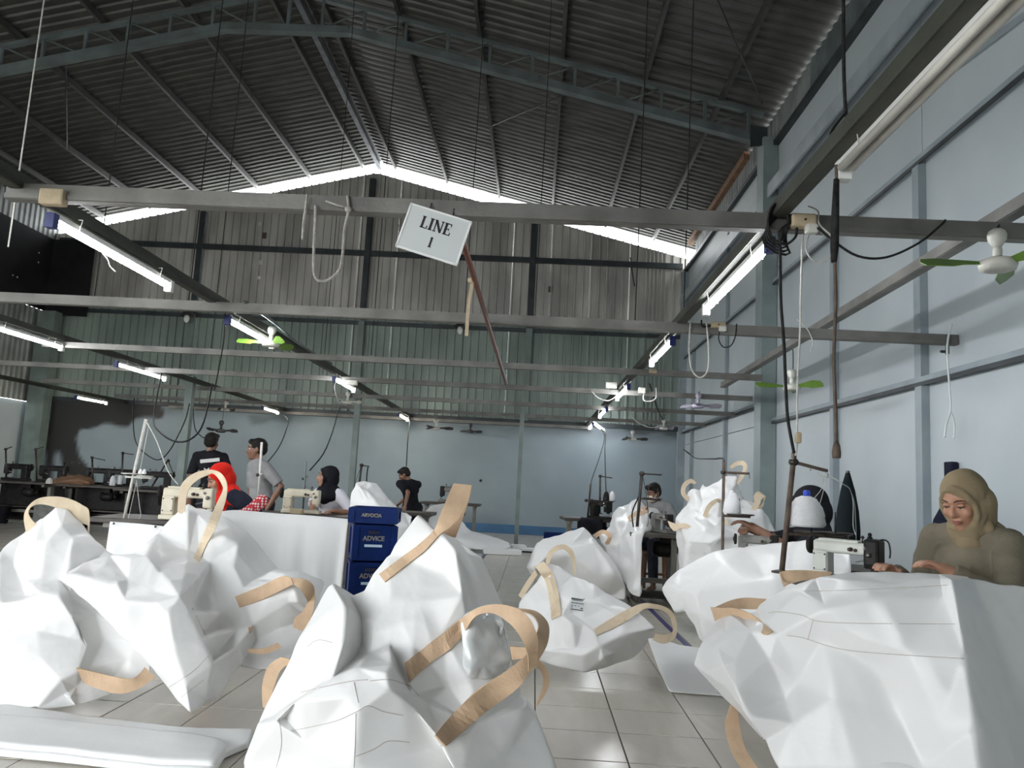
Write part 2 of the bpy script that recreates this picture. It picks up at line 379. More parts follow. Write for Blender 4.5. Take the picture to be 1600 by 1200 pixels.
for dx in (.42, 1.75, 3.08, 4.42, 5.75, 6.95):
    for s in (1, -1):
        x = XR+s*dx; z = roof_z(x)-.075
        obj('purlin', MB().bar((x, YF, z), (x, YB+.2, z), .055, .12), 'purlin', ce)
# cross bracing rods under the right slope
for a, b in (((.9, 7.2), (3.2, 11.3)), ((.9, 11.6), (-1.2, 14.6)), ((-8, 11.6), (-10, 15))):
    obj('brace_rod', MB().tube([(a[0], a[1], roof_z(a[0])-.16), (b[0], b[1], roof_z(b[0])-.16)], .012, 6), 'steel_dark', ce)
# roof truss (lattice rafter frame) at the middle columns
tr = struct('trim_1', MB().box((XW-.13, 11.47, 3.3), (.22, .34, 6.6)), 'column')
YT = 11.47
def bot(x): return min(8.22, 8.92-.243*abs(x-XR)-.49)
def top(x): return 8.92-.243*abs(x-XR)-.06
chord_b = [XL+.2, XR-1.0, XR+1.0, XW-.2]
for a, b in zip(chord_b, chord_b[1:]):
    obj('bottom_chord', MB().bar((a, YT, bot(a)), (b, YT, bot(b)), .14, .12), 'steel', tr)
for a, b in ((XL+.2, XR), (XR, XW-.2)): obj('top_chord', MB().bar((a, YT, top(a)), (b, YT, top(b)), .09, .06), 'steel', tr)
nx = [XR+d*s for s in (1, -1) for d in [.55+.68*k for k in range(11)]]
for x in nx:
    if XL+.3 < x < XW-.3:
        obj('web_post', MB().bar((x, YT, bot(x)), (x, YT, top(x)), .045, .045, up=(0, 1, 0)), 'steel', tr)
        x2 = x+.68*(1 if x > XR else -1)
        if XL+.3 < x2 < XW-.3: obj('web_diagonal', MB().tube([(x, YT, bot(x)), (x2, YT, top(x2))], .014, 6), 'steel', tr)
obj('web_post', MB().bar((XR, YT, bot(XR)), (XR, YT, top(XR)), .05, .05, up=(0, 1, 0)), 'steel', tr)
obj('gusset_plate', MB().prism([(-.12, -.16), (.14, -.12), (.14, .16), (-.12, .2)], (XW-.3, YT-.09, 6.62), (1, 0, 0), (0, 0, 1), (0, 1, 0), .012), 'steel_dark', tr)
obj('splice_plate', MB().box((-.32, YT-.08, bot(-.32)), (.16, .012, .16)), 'steel', tr)

# gable wall: painted masonry below, green sheets, bare zinc sheets above, steel frame in front
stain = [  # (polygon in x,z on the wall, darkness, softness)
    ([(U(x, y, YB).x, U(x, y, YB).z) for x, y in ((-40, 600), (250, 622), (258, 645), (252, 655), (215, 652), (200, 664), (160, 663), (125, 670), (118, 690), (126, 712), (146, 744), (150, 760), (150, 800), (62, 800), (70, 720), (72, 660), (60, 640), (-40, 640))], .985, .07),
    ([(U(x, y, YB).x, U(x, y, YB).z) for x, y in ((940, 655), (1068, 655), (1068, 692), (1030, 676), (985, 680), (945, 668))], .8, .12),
    ([(-12.2, 2.45), (3.5, 2.35), (3.5, 2.62), (-12.2, 2.62)], .45, .25),  # darker band along the top of the wall
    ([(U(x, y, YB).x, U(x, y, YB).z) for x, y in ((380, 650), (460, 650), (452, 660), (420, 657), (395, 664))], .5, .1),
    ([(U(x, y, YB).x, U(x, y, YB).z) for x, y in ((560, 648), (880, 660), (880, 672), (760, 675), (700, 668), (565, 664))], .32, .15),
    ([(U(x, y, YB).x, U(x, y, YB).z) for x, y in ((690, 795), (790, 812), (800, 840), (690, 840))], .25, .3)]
clear = [[(U(x, y, YB).x, U(x, y, YB).z) for x, y in ((83, 765), (83, 716), (89, 707), (94, 712), (99, 740), (100, 765))]]
def pdist(p, poly):
    x, y = p; ins = False; d = 1e9; n = len(poly)
    for i in range(n):
        x1, y1 = poly[i]; x2, y2 = poly[(i+1) % n]
        if (y1 > y) != (y2 > y) and x < (x2-x1)*(y-y1)/(y2-y1)+x1: ins = not ins
        dx, dy = x2-x1, y2-y1; t = max(0, min(1, ((x-x1)*dx+(y-y1)*dy)/(dx*dx+dy*dy+1e-12)))
        d = min(d, math.hypot(x-x1-t*dx, y-y1-t*dy))
    return -d if ins else d
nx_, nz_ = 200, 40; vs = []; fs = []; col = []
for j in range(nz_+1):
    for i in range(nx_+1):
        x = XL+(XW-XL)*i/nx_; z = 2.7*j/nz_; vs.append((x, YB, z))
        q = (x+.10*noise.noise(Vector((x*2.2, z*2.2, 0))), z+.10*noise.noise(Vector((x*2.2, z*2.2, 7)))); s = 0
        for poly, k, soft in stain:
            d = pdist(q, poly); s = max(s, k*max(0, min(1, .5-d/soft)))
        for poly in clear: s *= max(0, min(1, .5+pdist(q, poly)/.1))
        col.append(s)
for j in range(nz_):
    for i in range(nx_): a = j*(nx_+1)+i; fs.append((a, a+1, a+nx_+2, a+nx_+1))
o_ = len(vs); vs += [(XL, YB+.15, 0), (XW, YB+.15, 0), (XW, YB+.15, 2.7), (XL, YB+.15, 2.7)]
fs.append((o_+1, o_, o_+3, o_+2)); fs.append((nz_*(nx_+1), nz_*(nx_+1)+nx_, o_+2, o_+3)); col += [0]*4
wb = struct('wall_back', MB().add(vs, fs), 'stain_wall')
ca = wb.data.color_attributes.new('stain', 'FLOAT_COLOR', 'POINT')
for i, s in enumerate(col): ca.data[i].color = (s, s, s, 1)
obj('blue_band', MB().box(((XL+XW)/2, YB-.006, .08), (XW-XL-.2, .012, .24)), 'blue_band', wb)
obj('dark_hole', MB().lathe([(.0, 0), (.03, 0), (.032, .01), (.02, .012)], U(751, 751, YB-.012), 10, (0, -1, 0)), 'ink', wb)
def gsheet(x, z0, top_l, top_r, y):
    prof = []; n = 5; p = SW/n
    for k in range(n):
        for t, h in ((0, 0), (.03, 0), (.07, -1), (.24, -1), (.28, 0)): prof.append((x+k*p+t*p, h*.05))
    prof.append((x+SW, 0)); vs = []; fs = []
    for px, h in prof:
        zt = top_l+(top_r-top_l)*(px-x)/SW
        if top_l is not top_r and px < XR < x+SW: pass
        vs += [(px, y+h, z0), (px, y+h, min(zt, gable_z(px)) if zt > 6 else zt)]
    for i in range(len(prof)-1): fs.append((2*i, 2*i+2, 2*i+3, 2*i+1))
    return MB().add(vs, fs)
n_ = int((XW-XL)/SW)+1
for k in range(n_):
    x = XL+k*SW
    if x+SW > XW+.02: x = XW-SW
    y = YB-.03+rr.uniform(-.006, .006)
    obj('gable_sheet', gsheet(x, 4.86, 99, 99.001, y), 'gable_hi', wb)
    obj('gable_sheet', gsheet(x, 2.62+rr.uniform(-.03, .03), 4.95, 4.95, y-.02), 'gable_lo', wb)
for x in (-8.5, XR-.05, -.3):
    obj('gable_post', MB().box((x, YB-.14, 4.9+(gable_z(x)-4.9)/2-.1), (.13, .13, gable_z(x)-4.9-.2)), 'steel_dark', wb)
    obj('gable_post', MB().box((x, YB-.14, 3.75), (.15, .14, 2.2)), 'post', wb)
obj('gable_girt', MB().box(((XL+XW)/2, YB-.12, 6.56), (XW-XL-.3, .07, .13)), 'steel_dark', wb)
obj('gable_girt', MB().box(((XL+XW)/2, YB-.13, 4.82), (XW-XL-.3, .06, .09)), 'steel_dark', wb)
obj('gable_girt', MB().box(((XL+XW)/2, YB-.11, 2.62), (XW-XL-.2, .09, .10)), 'steel_dark', wb)
for k, (px, py, s, mt) in enumerate(((407, 350, .09, 'paper'), (408, 410, .11, 'paper'), (405, 434, .07, 'white_edge'), (860, 452, .10, 'rust'), (413, 368, .10, 'rust'), (234, 395, .11, 'tan_cloth'))):
    p = U(px, py, YB-.075); obj('patch', MB().box(p, (s, .01, s*(1.5 if mt == 'rust' else 1.1))), mt, wb)
# corner column and rakes
c1 = struct('trim_2', MB().box((XL+.30, YB-.35, 2.35), (.42, .3, 4.7)), 'post')
c2 = struct('trim_3', MB().box((XW-.09, YB-.12, 3.2), (.16, .2, 6.4)), 'stud')
# right wall: flat painted panels, steel studs and girts, eave strip and ledge
wr = struct('wall_right', MB().box((XW+.10, (YB+YF)/2, 3.2), (.10, YB-YF, 6.4)), 'wall')
ys = [YF, .9, 3.9, 6.98, 9.02, 11.47, 14.2, 17.2, YB]
for a, b in zip(ys, ys[1:]):
    for z0, z1 in ((0, 2.26), (2.26, 4.32), (4.32, 6.5)):
        obj('wall_panel', MB().box((XW+.02, (a+b)/2, (z0+z1)/2), (.06, b-a-.012, z1-z0-.012)), 'wall', wr)
for y, z1 in ((.9, 4.3), (3.9, 6.4), (6.98, 4.32), (9.02, 4.32), (14.2, 2.55), (17.2, 4.3)):
    w_ = .10 if y != 6.98 else .12
    obj('stud', MB().box((XW-.045, y, z1/2), (.075, w_, z1)), 'stud', wr)
    obj('stud_gap', MB().box((XW-.03, y+w_/2+.012, z1/2), (.05, .02, z1)), 'steel_dark', wr)
obj('stud', MB().box((XW-.045, 14.2, 4.3), (.05, .05, 3.5)), 'stud', wr)
for a, b, z in ((YF, 11.3, 2.26), (11.65, YB, 2.56), (YF, 11.3, 4.32), (11.65, YB, 4.32)):
    obj('girt', MB().box((XW-.045, (a+b)/2, z+.02), (.08, b-a, .05)), 'stud', wr)
    obj('girt_lip', MB().box((XW-.075, (a+b)/2, z-.02), (.02, b-a, .035)), 'steel_dark', wr)
obj('sloped_strip', MB().bar((XW-.03, 3.2, 4.50), (XW-.03, 9.5, 5.32), .02, .055), 'stud', wr)  # sloped strip in stud colour across the upper panels
obj('ledge_beam', MB().box((XW-.10, (YB+YF)/2, 5.80), (.16, YB-YF, .06)), 'ledge', wr)
obj('ledge_lip', MB().box((XW-.17, (YB+YF)/2, 5.70), (.03, YB-YF, .16)), 'ledge', wr)
obj('top_rail', MB().box((XW-.05, (YB+YF)/2, 6.50), (.09, YB-YF, .07)), 'steel_dark', wr)
for k in range(int((YB-YF)/.95)):                     # short corrugated strip under the eave
    y = YF+k*.95; vs = []; fs = []
    pr = [(y+i*.95/20, (.02 if i % 4 in (1, 2) else 0)) for i in range(21)]
    for yy, h in pr: vs += [(XW+.04-h, yy, 6.5), (XW+.04-h, yy, 7.12)]
    for i in range(20): fs.append((2*i, 2*i+2, 2*i+3, 2*i+1))
    obj('eave_sheet', MB().add(vs, fs), 'eave' if k > 13 else 'steel', wr)
obj('rust_flashing', MB().box((XW-.02, 15.6, 7.10), (.10, 5.0, .14)), 'cardboard', wr)
# left wall: only the far bays are walled, the near bays are open to the yard
wl = struct('wall_left', MB().box((XL-.10, (YB+12.2)/2, 1.25), (.12, YB-12.2, 2.5)), 'wall')
for k in range(7):
    y = 12.2+k*.9; vs = []; fs = []
    pr = [(y+i*.9/20, (.025 if i % 4 in (1, 2) else 0)) for i in range(21)]
    for yy, h in pr: vs += [(XL+.0+h, yy, 2.5), (XL+.0+h, yy, 4.75)]
    for i in range(20): fs.append((2*i, 2*i+1, 2*i+3, 2*i+2))
    obj('wall_sheet', MB().add(vs, fs), 'eave', wl)
    v2 = [Vector((v[0], v[1], 6.55 if v[2] < 3 else 7.3)) for v in vs]
    obj('eave_sheet', MB().add(v2, fs), 'eave', wl)
obj('dark_tarp', MB().box((XL+.03, 15.3, 5.65), (.03, 6.2, 1.8)), 'black_tarp', wl)
obj('dark_tarp', MB().box((XL+.55, YB-.20, 5.6), (1.1, .02, 1.9)), 'black_tarp', wl)
for k, (px, py) in enumerate(((61, 395), (60, 410), (20, 430), (27, 433))):
    p = U(px, py, 16.2); obj('pin_hole', MB().ball((XL+.06, p.y*(XL+.06)/p.x, 1.18+(p.z-1.18)*(XL+.06)/p.x), (.01, .02, .02), n=8), 'white_edge', wl)
# yard side: the near left bay is open, the rest of the left wall and the front are closed
struct('wall_left_near', MB().box((XL-.05, 8.6, 3.5), (.12, 7.2, 7.0)).box((XL-.05, .9, 5.1), (.12, 8.2, 4.2)), 'wall')
wf = MB().box((.55, YF-.05, 3.4), (5.9, .12, 6.8)).box((-4.3, YF-.05, 5.5), (15.6, .12, 2.6))
struct('wall_front', wf.prism([(XL, 6.8), (XW, 6.8), (XR, 9.0)], (0, YF-.11, 0), (1, 0, 0), (0, 0, 1), (0, 1, 0), .12), 'wall')
for y in (12.2, 5, 0):
    tag(obj('trim_4' if y == 12.2 else ('trim_5' if y == 5 else 'trim_6'), MB().box((XL, y, 3.6), (.22, .3, 7.2)), 'post'), kind='structure')
# interior posts carrying the light grid
pa = UF(806, 858)
pa = Vector((U(806, 852, 14.6).x, 14.6, 0)); pb = U(547, 790, 14.0)
for nm, base, z, r in (('trim_7', pa, 2.66, .038), ('trim_8', Vector((pb.x, 14.0, 0)), 2.7, .05), ('trim_9', Vector((U(283, 745, 13.0).x, 13.0, 0)), 2.7, .06)):
    st = MB().box((base.x, base.y, z/2), (r*2, r*2, z)); st.box((base.x, base.y, .01), (r*4, r*4, .02)); struct(nm, st, 'post')
# ================================================================== OVERHEAD GRID: rails, beams, lamps, cords
ZR = 2.62
def rail_x(r, y):
    return {1: 1.17, 2: -2.80-.016*(y-4), 3: -5.72-.03*(y-8), 4: 2.35+.03*(y-3.75), 5: -9.9}[r]
def channel(a, b, w_, h, name, m, label, cat, group=None):      # open steel channel with inner lip
    mb = MB().bar(a, b, w_, h); t = tag(obj(name, mb, m), label, cat, group)
    d = Vector(b)-Vector(a); n = d.cross(Vector((0, 0, 1))).normalized()
    for s in (1, -1):
        o = n*(s*(w_/2+.004)); dz = Vector((0, 0, -h*.32)); obj('flange', MB().bar(Vector(a)+o+dz, Vector(b)+o+dz, .012, h*.30), m, t)
    return t
for r, y0, y1, lab in ((1, .8, 18.3, 'long olive grey lighting rail nearest the right wall, with two dead tubes'), (2, 2.6, 18.2, 'long olive grey lighting rail left of the LINE sign'), (3, 5.0, 18.2, 'thin lighting rail crossing the left edge, third from the right'), (5, 12.0, 18.2, 'short dark lighting rail over the far left sewing tables')):
    channel((rail_x(r, y0), y0, ZR), (rail_x(r, y1), y1, ZR), .055, .085 if r < 3 else .075, 'lighting_rail', 'rail', lab, 'rail')
channel((rail_x(4, 1.6), 1.6, ZR+.06), (rail_x(4, 10.8), 10.8, ZR+.06), .06, .075, 'fan_rail', 'beam', 'pale grey channel running diagonally along the right wall, carrying the near fans', 'rail')
BY = [3.86, 6.45, 9.05, 11.1, 13.4, 15.75, 18.15]
spans = [(-2.85, 2.9), (-5.3, 3.45), (-6.0, 2.6), (-8.3, 3.05), (-8.8, 3.4), (-8.8, 3.4), (-8.8, 1.3)]
labs = ['nearest grey crossbeam, the one the LINE sign hangs from', 'second grey crossbeam, ending in a bracket at the right wall', 'third crossbeam, passing just above the fan with white bell', 'fourth crossbeam, at the far end of the brown pipe', 'fifth thin crossbeam in front of the green sheets', 'sixth thin crossbeam below the green sheets', 'farthest crossbeam, close to the back wall']
for k, (y, (a, b)) in enumerate(zip(BY, spans)):
    h = .085 if k < 2 else .07
    channel((a, y, ZR-.075+.02*(k == 0)), (b, y, ZR-.075+.02*(k == 0)), .06, h, 'crossbeam', 'beam', labs[k], 'beam')
t = thing('beam_bracket', 'small angle bracket hanging at the right end of the second crossbeam', 'bracket', (3.36, 6.42, 2.5))
obj('angle_plate', MB().box((3.36, 6.42, 2.50), (.012, .05, .16)), 'steel', t); obj('bolt', MB().lathe([(.012, 0), (.012, .03), (.006, .04)], (3.34, 6.42, 2.44), 8, (-1, 0, 0)), 'dark_metal', t)

def lamp(r, y0, y1, mt, label, group='fluorescent tubes under the rails', dx=0, two=False, z=None):
    x0 = rail_x(r, y0)+dx; x1 = rail_x(r, y1)+dx; z = z or ZR-.115
    t = thing('tube_lamp', label, 'lamp', (x0, y0, z+.05), group=group)
    a = Vector((x0, y0, z)); b = Vector((x1, y1, z)); d = (b-a).normalized(); up = Vector((0, 0, .032))
    obj('batten', MB().bar(a+up, b+up, .04, .028), 'white_cap', t)
    n = d.cross(Vector((0, 0, 1))).normalized()
    for s in ((-.016, .016) if two else (0,)):
        obj('tube', MB().tube([a+d*.03+n*s*1.4, b-d*.03+n*s*1.4], .021 if not two else .016, 10), mt, t)
    for p in (a, b): obj('end_cap', MB().bar(p-d*.02, p+d*.03, .05, .085), 'cap_blue' if p is a else 'white_cap', t)
    for f in (.15, .85):
        p = a.lerp(b, f); obj('wire_tie', MB().tube([p+n*.03+Vector((0, 0, -.01)), p+n*.045+Vector((0, 0, .08)), p-n*.045+Vector((0, 0, .08)), p-n*.03+Vector((0, 0, -.01))], .003, 5), 'white_cable', t)
    return t
lamp(2, 4.12, 5.58, 'tube_on', 'big lit tube lamp at upper left, nearest on the left rail', dx=.02)
lamp(2, 6.80, 8.05, 'tube_on', 'lit tube lamp above the white bell fan on the left rail')
lamp(2, 10.8, 12.1, 'tube_on', 'third lit tube lamp along the left rail, beside a tangle of wires')
lamp(2, 16.6, 17.9, 'tube_warm', 'farthest small lit tube lamp at the end of the left rail')
lamp(1, 4.03, 5.57, 'tube_on', 'long lit tube lamp in front of the right wall column', dx=.02)
lamp(1, 6.83, 8.10, 'tube_on', 'second lit tube lamp along the right rail')
lamp(1, 10.1, 11.5, 'tube_on', 'third lit tube lamp along the right rail, in front of green sheets')
lamp(1, 13.2, 14.6, 'tube_on', 'fourth lit tube lamp along the right rail')
lamp(1, 16.3, 17.3, 'tube_on', 'farthest lit tube lamp along the right rail', z=ZR-.14)
lamp(3, 7.7, 9.0, 'tube_on', 'lit tube lamp cut by the left picture edge')
lamp(3, 10.3, 11.8, 'tube_on', 'lit tube lamp second along the left outer rail')
lamp(3, 16.6, 17.7, 'tube_warm', 'small warm tube lamp above the man in grey')
lamp(5, 16.2, 17.4, 'tube_warm', 'warm tube lamp over the soot stain of the far left tables')
lamp(1, 1.55, 3.10, 'tube_off', 'dead double tube at the top right, unlit', dx=.045, two=True, z=ZR-.09)
# the tube at the rail end that dangles at an angle
t = thing('tube_lamp', 'lit tube dangling crosswise at the far end of the right rail', 'lamp', U(927, 660, 17.8), group='fluorescent tubes under the rails')
obj('tube', MB().tube([U(928, 661, 17.8), U(944, 673, 17.6)], .03, 8), 'tube_on', t); obj('wire', MB().tube([U(928, 661, 17.8), Vector((1.17, 17.8, ZR-.02))], .008, 5), 'black', t); obj('end_cap', MB().ball(U(945, 674, 17.6), (.04, .04, .04)), 'white_cap', t)

# ---- cords, wires and ropes
def cord(name, pts, r, m, label, cat, group=None, k=5, n=6):
    return tag(obj(name, MB().tube(crom(pts, k), r, n), m), label, cat, group)
def rod(px, y0, y1, d, r=.004, top=None):     # hanger wire from roof to grid
    a = U(px, y1, d); b = Vector((a.x, a.y, roof_z(a.x)-.1)) if top is None else Vector((a.x, a.y, top)); return a, b
for k, (px, py, d, lab) in enumerate(((28, 275, 5.0, 'pale hanger wire at the upper left corner'), (168, 300, 6.6, 'faint hanger wire left of the ridge'), (313, 300, 6.5, 'dark hanger wire above the left crossbeam end'), (528, 300, 11.1, 'thin hanger wire below the ridge pipe'), (600, 290, 9.0, 'hanger wire crossing the bright gable gap at the ridge'), (738, 290, 9.05, 'hanger wire right of the LINE sign'), (845, 300, 9.05, 'hanger wire in the middle of the right slope'), (998, 325, 6.45, 'thin hanger wire over the right slope'), (1072, 330, 6.45, 'hanger wire left of the right wall column'), (355, 300, 9.05, 'short hanger wire beside the bright gap on the left'))):
    a, b = rod(px, 0, py, d); cord('hanger_wire', [(a.x, a.y, ZR-.03), a.lerp(b, .5)+Vector((.02, 0, 0)), b], .005, 'black' if k else 'white_cable', lab, 'wire', 'hanger wires between roof and light grid')
cord('power_cable', [U(1318, -60, 3.3), U(1318, 60, 3.3), U(1319, 130, 3.3), U(1322, 180, 3.3), U(1325, 197, 3.25)], .008, 'black', 'black cable dropping from the top right to the rail', 'cable')
cord('power_cable', [U(1320, 178, 3.25), U(1300, 205, 3.15), U(1297, 228, 3.1), U(1308, 243, 3.08)], .006, 'black', 'short black cable loop at the end of the dead tube', 'cable')
tw = thing('dangling_cable', 'brown twisted cord with a plug, hanging from the right rail', 'cable', U(1308, 250, 3.12))
obj('cord', MB().tube(crom([U(1307, 258, 3.1), U(1307, 300, 3.1), U(1304, 380, 3.1), U(1306, 470, 3.1), U(1303, 560, 3.1), U(1306, 650, 3.1), U(1307, 705, 3.1)], 6), .007, 7), 'rust', tw)
obj('binding', MB().tube([U(1307, 280, 3.1), U(1305, 340, 3.1), U(1304, 385, 3.1), U(1303, 410, 3.1)], [.012, .017, .018, .012], 8), 'black', tw)
obj('plug', MB().lathe([(.006, .05), (.014, .03), (.018, 0), (.016, -.02)], U(1307, 708, 3.1), 10), 'rust', tw)
# coil, socket boxes and drops near the right rail
cl = thing('cable_coil', 'black cable coiled around the right rail at the nearest crossbeam', 'cable', U(1212, 350, 3.86))
mb = MB()
for k in range(5):
    cpt = U(1213+k*1.5, 350+k, 3.80); mb.tube([cpt+Vector((.05*math.cos(q*PI/8)+.01*k*math.cos(q), .012*k-.03, (.10+.01*k)*math.sin(q*PI/8))) for q in range(17)], .006, 6)
obj('loops', mb, 'black', cl)
obj('loose_loop', MB().tube(crom([U(1222, 362, 3.75), U(1219, 378, 3.75), U(1230, 381, 3.75), U(1243, 370, 3.75), U(1245, 356, 3.75)], 5), .007, 6), 'black', cl)
cord('power_cable', [U(1218, 360, 3.78), U(1219, 400, 3.8), U(1220, 470, 3.84), U(1225, 540, 3.86), U(1228, 610, 3.9), U(1231, 655, 3.9), U(1239, 700, 3.9), U(1241, 708, 3.9)], .008, 'black', 'black cable dropping from the coil to the tall thread stand', 'cable')
cord('power_cable', [U(1254, 366, 3.8), U(1252, 430, 3.85), U(1250, 520, 3.86), U(1246, 600, 3.9), U(1245, 690, 3.9), U(1243, 712, 3.9)], .005, 'white_cable', 'white cable dropping from the socket box beside the black one', 'cable')
kn = thing('cable_switch', 'small beige inline switch on the white cable', 'switch', U(1247, 682, 3.9)); obj('body', MB().box(U(1247, 684, 3.9), (.03, .03, .055), bev=.008), 'tan_cloth', kn)
def jbox(c, d, label, plug=True, m='tan_cloth'):
    t = thing('socket_box', label, 'socket', c); obj('box', MB().box(c, d, bev=.01), m, t)
    if plug: obj('plug', MB().box(Vector(c)+Vector((.03, -.03, -d[2]*.7)), (.06, .05, .05), bev=.012), 'fan_white', t); obj('lid_screw', MB().lathe([(.006, 0), (.006, .006)], Vector(c)+Vector((0, -d[1]/2, 0)), 8, (0, -1, 0)), 'dark_metal', t)
    return t
jbox(U(1255, 346, 3.78), (.12, .06, .07), 'dusty socket box with a white plug under the nearest crossbeam, right of the rail')
jbox(U(84, 309, 3.82), (.13, .06, .085), 'dusty socket box at the upper left under the nearest crossbeam', False)
jbox(U(1122, 508, 6.40), (.12, .05, .05), 'flat socket box under the second crossbeam near the right wall')
jbox(U(1020, 580, 9.0), (.09, .05, .05), 'small socket box under the third crossbeam', False)
jbox(U(1003, 610, 11.0), (.10, .06, .08), 'white socket box under the fourth crossbeam by the right rail', False, 'fan_white')
jbox(U(545, 598, 11.0), (.26, .06, .07), 'cluttered pale socket strip at the left rail beside the third tube', False, 'fan_white')
jbox(U(955, 602, 11.0), (.16, .06, .085), 'bright socket strip over the third right tube', False, 'fan_white')
for pts, r, m, lab in (
    ([U(1275, 354, 3.75), U(1300, 375, 3.6), U(1340, 400, 3.6), U(1385, 402, 3.6), U(1435, 380, 3.65), U(1470, 352, 3.8), U(1477, 344, 3.84)], .006, 'black', 'dark cable sagging from the socket box to the right under the nearest crossbeam'),
    ([U(1265, 365, 3.75), U(1259, 385, 3.7), U(1268, 405, 3.7), U(1290, 408, 3.7), U(1302, 390, 3.7), U(1300, 370, 3.7), U(1280, 350, 3.75), U(1278, 330, 3.8), U(1262, 322, 3.82)], .004, 'white_cable', 'grey cable looped around the near socket box'),
    ([U(1080, 485, 6.4), U(1077, 540, 6.4), U(1080, 575, 6.4), U(1093, 590, 6.4), U(1106, 578, 6.4), U(1107, 545, 6.4), U(1103, 500, 6.4), U(1098, 482, 6.42)], .007, 'white_cable', 'white cable hanging as a long loop below the second crossbeam'),
    ([U(1096, 500, 6.4), U(1098, 510, 6.4), U(1112, 509, 6.4)], .007, 'black', 'short black cable entering the flat socket box'),
    ([U(1125, 513, 6.4), U(1123, 530, 6.4), U(1130, 542, 6.4), U(1142, 540, 6.4), U(1149, 525, 6.4), U(1151, 506, 6.42)], .005, 'black', 'thin cable loop under the flat socket box'),
    ([U(1245, 498, 6.4), U(1262, 515, 6.4), U(1270, 535, 6.4), U(1267, 549, 6.4)], .005, 'white_cable', 'white cable end hanging from the second crossbeam by the near fans'),
    ([U(1006, 615, 11), U(1006, 625, 11), U(1015, 627, 11), U(1025, 622, 11), U(1025, 606, 11.05)], .010, 'white_cable', 'white cable loop at the fourth crossbeam'),
    ([Vector((U(925, 606, 11.1).x, 11.1, ZR-.08)), U(925, 612, 11), U(935, 622, 11), U(950, 626, 11), U(962, 620, 11)], .008, 'white_cable', 'pale cable drooping left of the third right tube'),
    ([U(1015, 600, 11), U(1028, 640, 13), U(1036, 656, 15.6)], .012, 'black', 'black cable slanting past the fourth crossbeam'),
    ([Vector((U(984, 650, 15.75).x, 15.75, ZR-.08)), U(984, 650, 15.7), U(1000, 662, 15.7), U(1018, 668, 15.7), U(1035, 664, 15.7)], .010, 'white_cable', 'grey cord sagging near the right end of the sixth crossbeam'),
    ([Vector((1.17, 17, ZR-.03)), U(945, 676, 17), U(945, 700, 16), U(946, 740, 14), U(947, 770, 13)], .010, 'black', 'straight black cable dropping to the far sewing machine at centre right'),
    ([Vector((1.17, 16.9, ZR-.03)), U(944, 678, 17), U(938, 710, 16), U(926, 745, 14), U(923, 758, 13)], .010, 'black', 'curved black cable beside the straight one at centre right'),
    ([Vector((XW-.12, 17.0, 2.0)), U(1068, 702, 16.5), U(1085, 715, 14), U(1110, 717, 8), U(1128, 716, 6.3), U(1131, 722, 5.6)], .008, 'black', 'black cable swinging from the back corner to the middle thread stand'),
    ([Vector((rail_x(2, 11.1), 11.1, ZR-.03)), U(522, 605, 11.1), U(528, 640, 10.5), U(510, 700, 9.3), U(484, 735, 8.7)], .008, 'black', 'dark cable running from the left rail down to the cream sewing machine'),
    ([Vector((rail_x(3, 17.3), 17.3, ZR-.03)), U(449, 654, 17.2), U(446, 675, 14), U(435, 700, 12), U(418, 722, 11)], .009, 'black', 'dark cable hanging behind the man in grey'),
    ([Vector((rail_x(2, 17.6), 17.6, ZR-.03)), U(640, 657, 17.6), U(637, 690, 15), U(635, 728, 13.6)], .009, 'black', 'dark cable hanging above the man in black'),
    ([Vector((U(240, 652, 11).x, 11.1, ZR-.08)), U(240, 652, 11), U(250, 675, 10), U(275, 690, 9.5), U(300, 685, 9.5), U(318, 660, 10), U(332, 600, 11)], .012, 'black', 'heavy black cable swagged across the left green post'),
    ([Vector((U(208, 640, 15.75).x, 15.75, ZR-.08)), U(208, 640, 15.75), U(212, 690, 15), U(240, 717, 13), U(262, 708, 12), U(288, 660, 12), U(296, 630, 13)], .010, 'black', 'thin black cable swagged behind the heavy one on the left'),
    ([Vector((U(302, 630, 13.4).x, 13.4, ZR-.08)), U(302, 640, 13.3), U(305, 670, 12.6), U(315, 682, 12.4), U(320, 684, 12.4)], .008, 'black', 'short black cable by the far three blade fan'),
    ([U(228, 658, 6.0), U(245, 690, 5.8), U(262, 735, 5.8), U(278, 757, 5.8)], .004, 'white_cable', 'pale cable slanting from the leaning pole to the near cream machine'),
    ([Vector((rail_x(2, 6.75), 6.75, ZR-.03)), U(352, 490, 6.75), U(350, 530, 7), U(343, 570, 7.2), U(335, 610, 7.5)], .006, 'black', 'black cable dropping from the second left tube'),
    ([Vector((rail_x(2, 4.6)+.02, 4.6, ZR-.12)), U(168, 405, 4.6), U(172, 416, 4.6), U(181, 425, 4.6)], .004, 'white_cable', 'white wire end hooked below the big left tube'),
    ([U(985, 402, 18.27), U(990, 440, 18.27), U(992, 447, 18.27)], .014, 'black', 'dark twig of wire on the gable right of the centre'),
    ([U(383, 472, 6.4), U(430, 505, 7.6), U(470, 540, 8.9), U(518, 568, 10.6)], .016, 'steel', 'thin conduit slanting between second and third crossbeam at left')):
    cord('cable', pts, r, m, lab, 'cable')
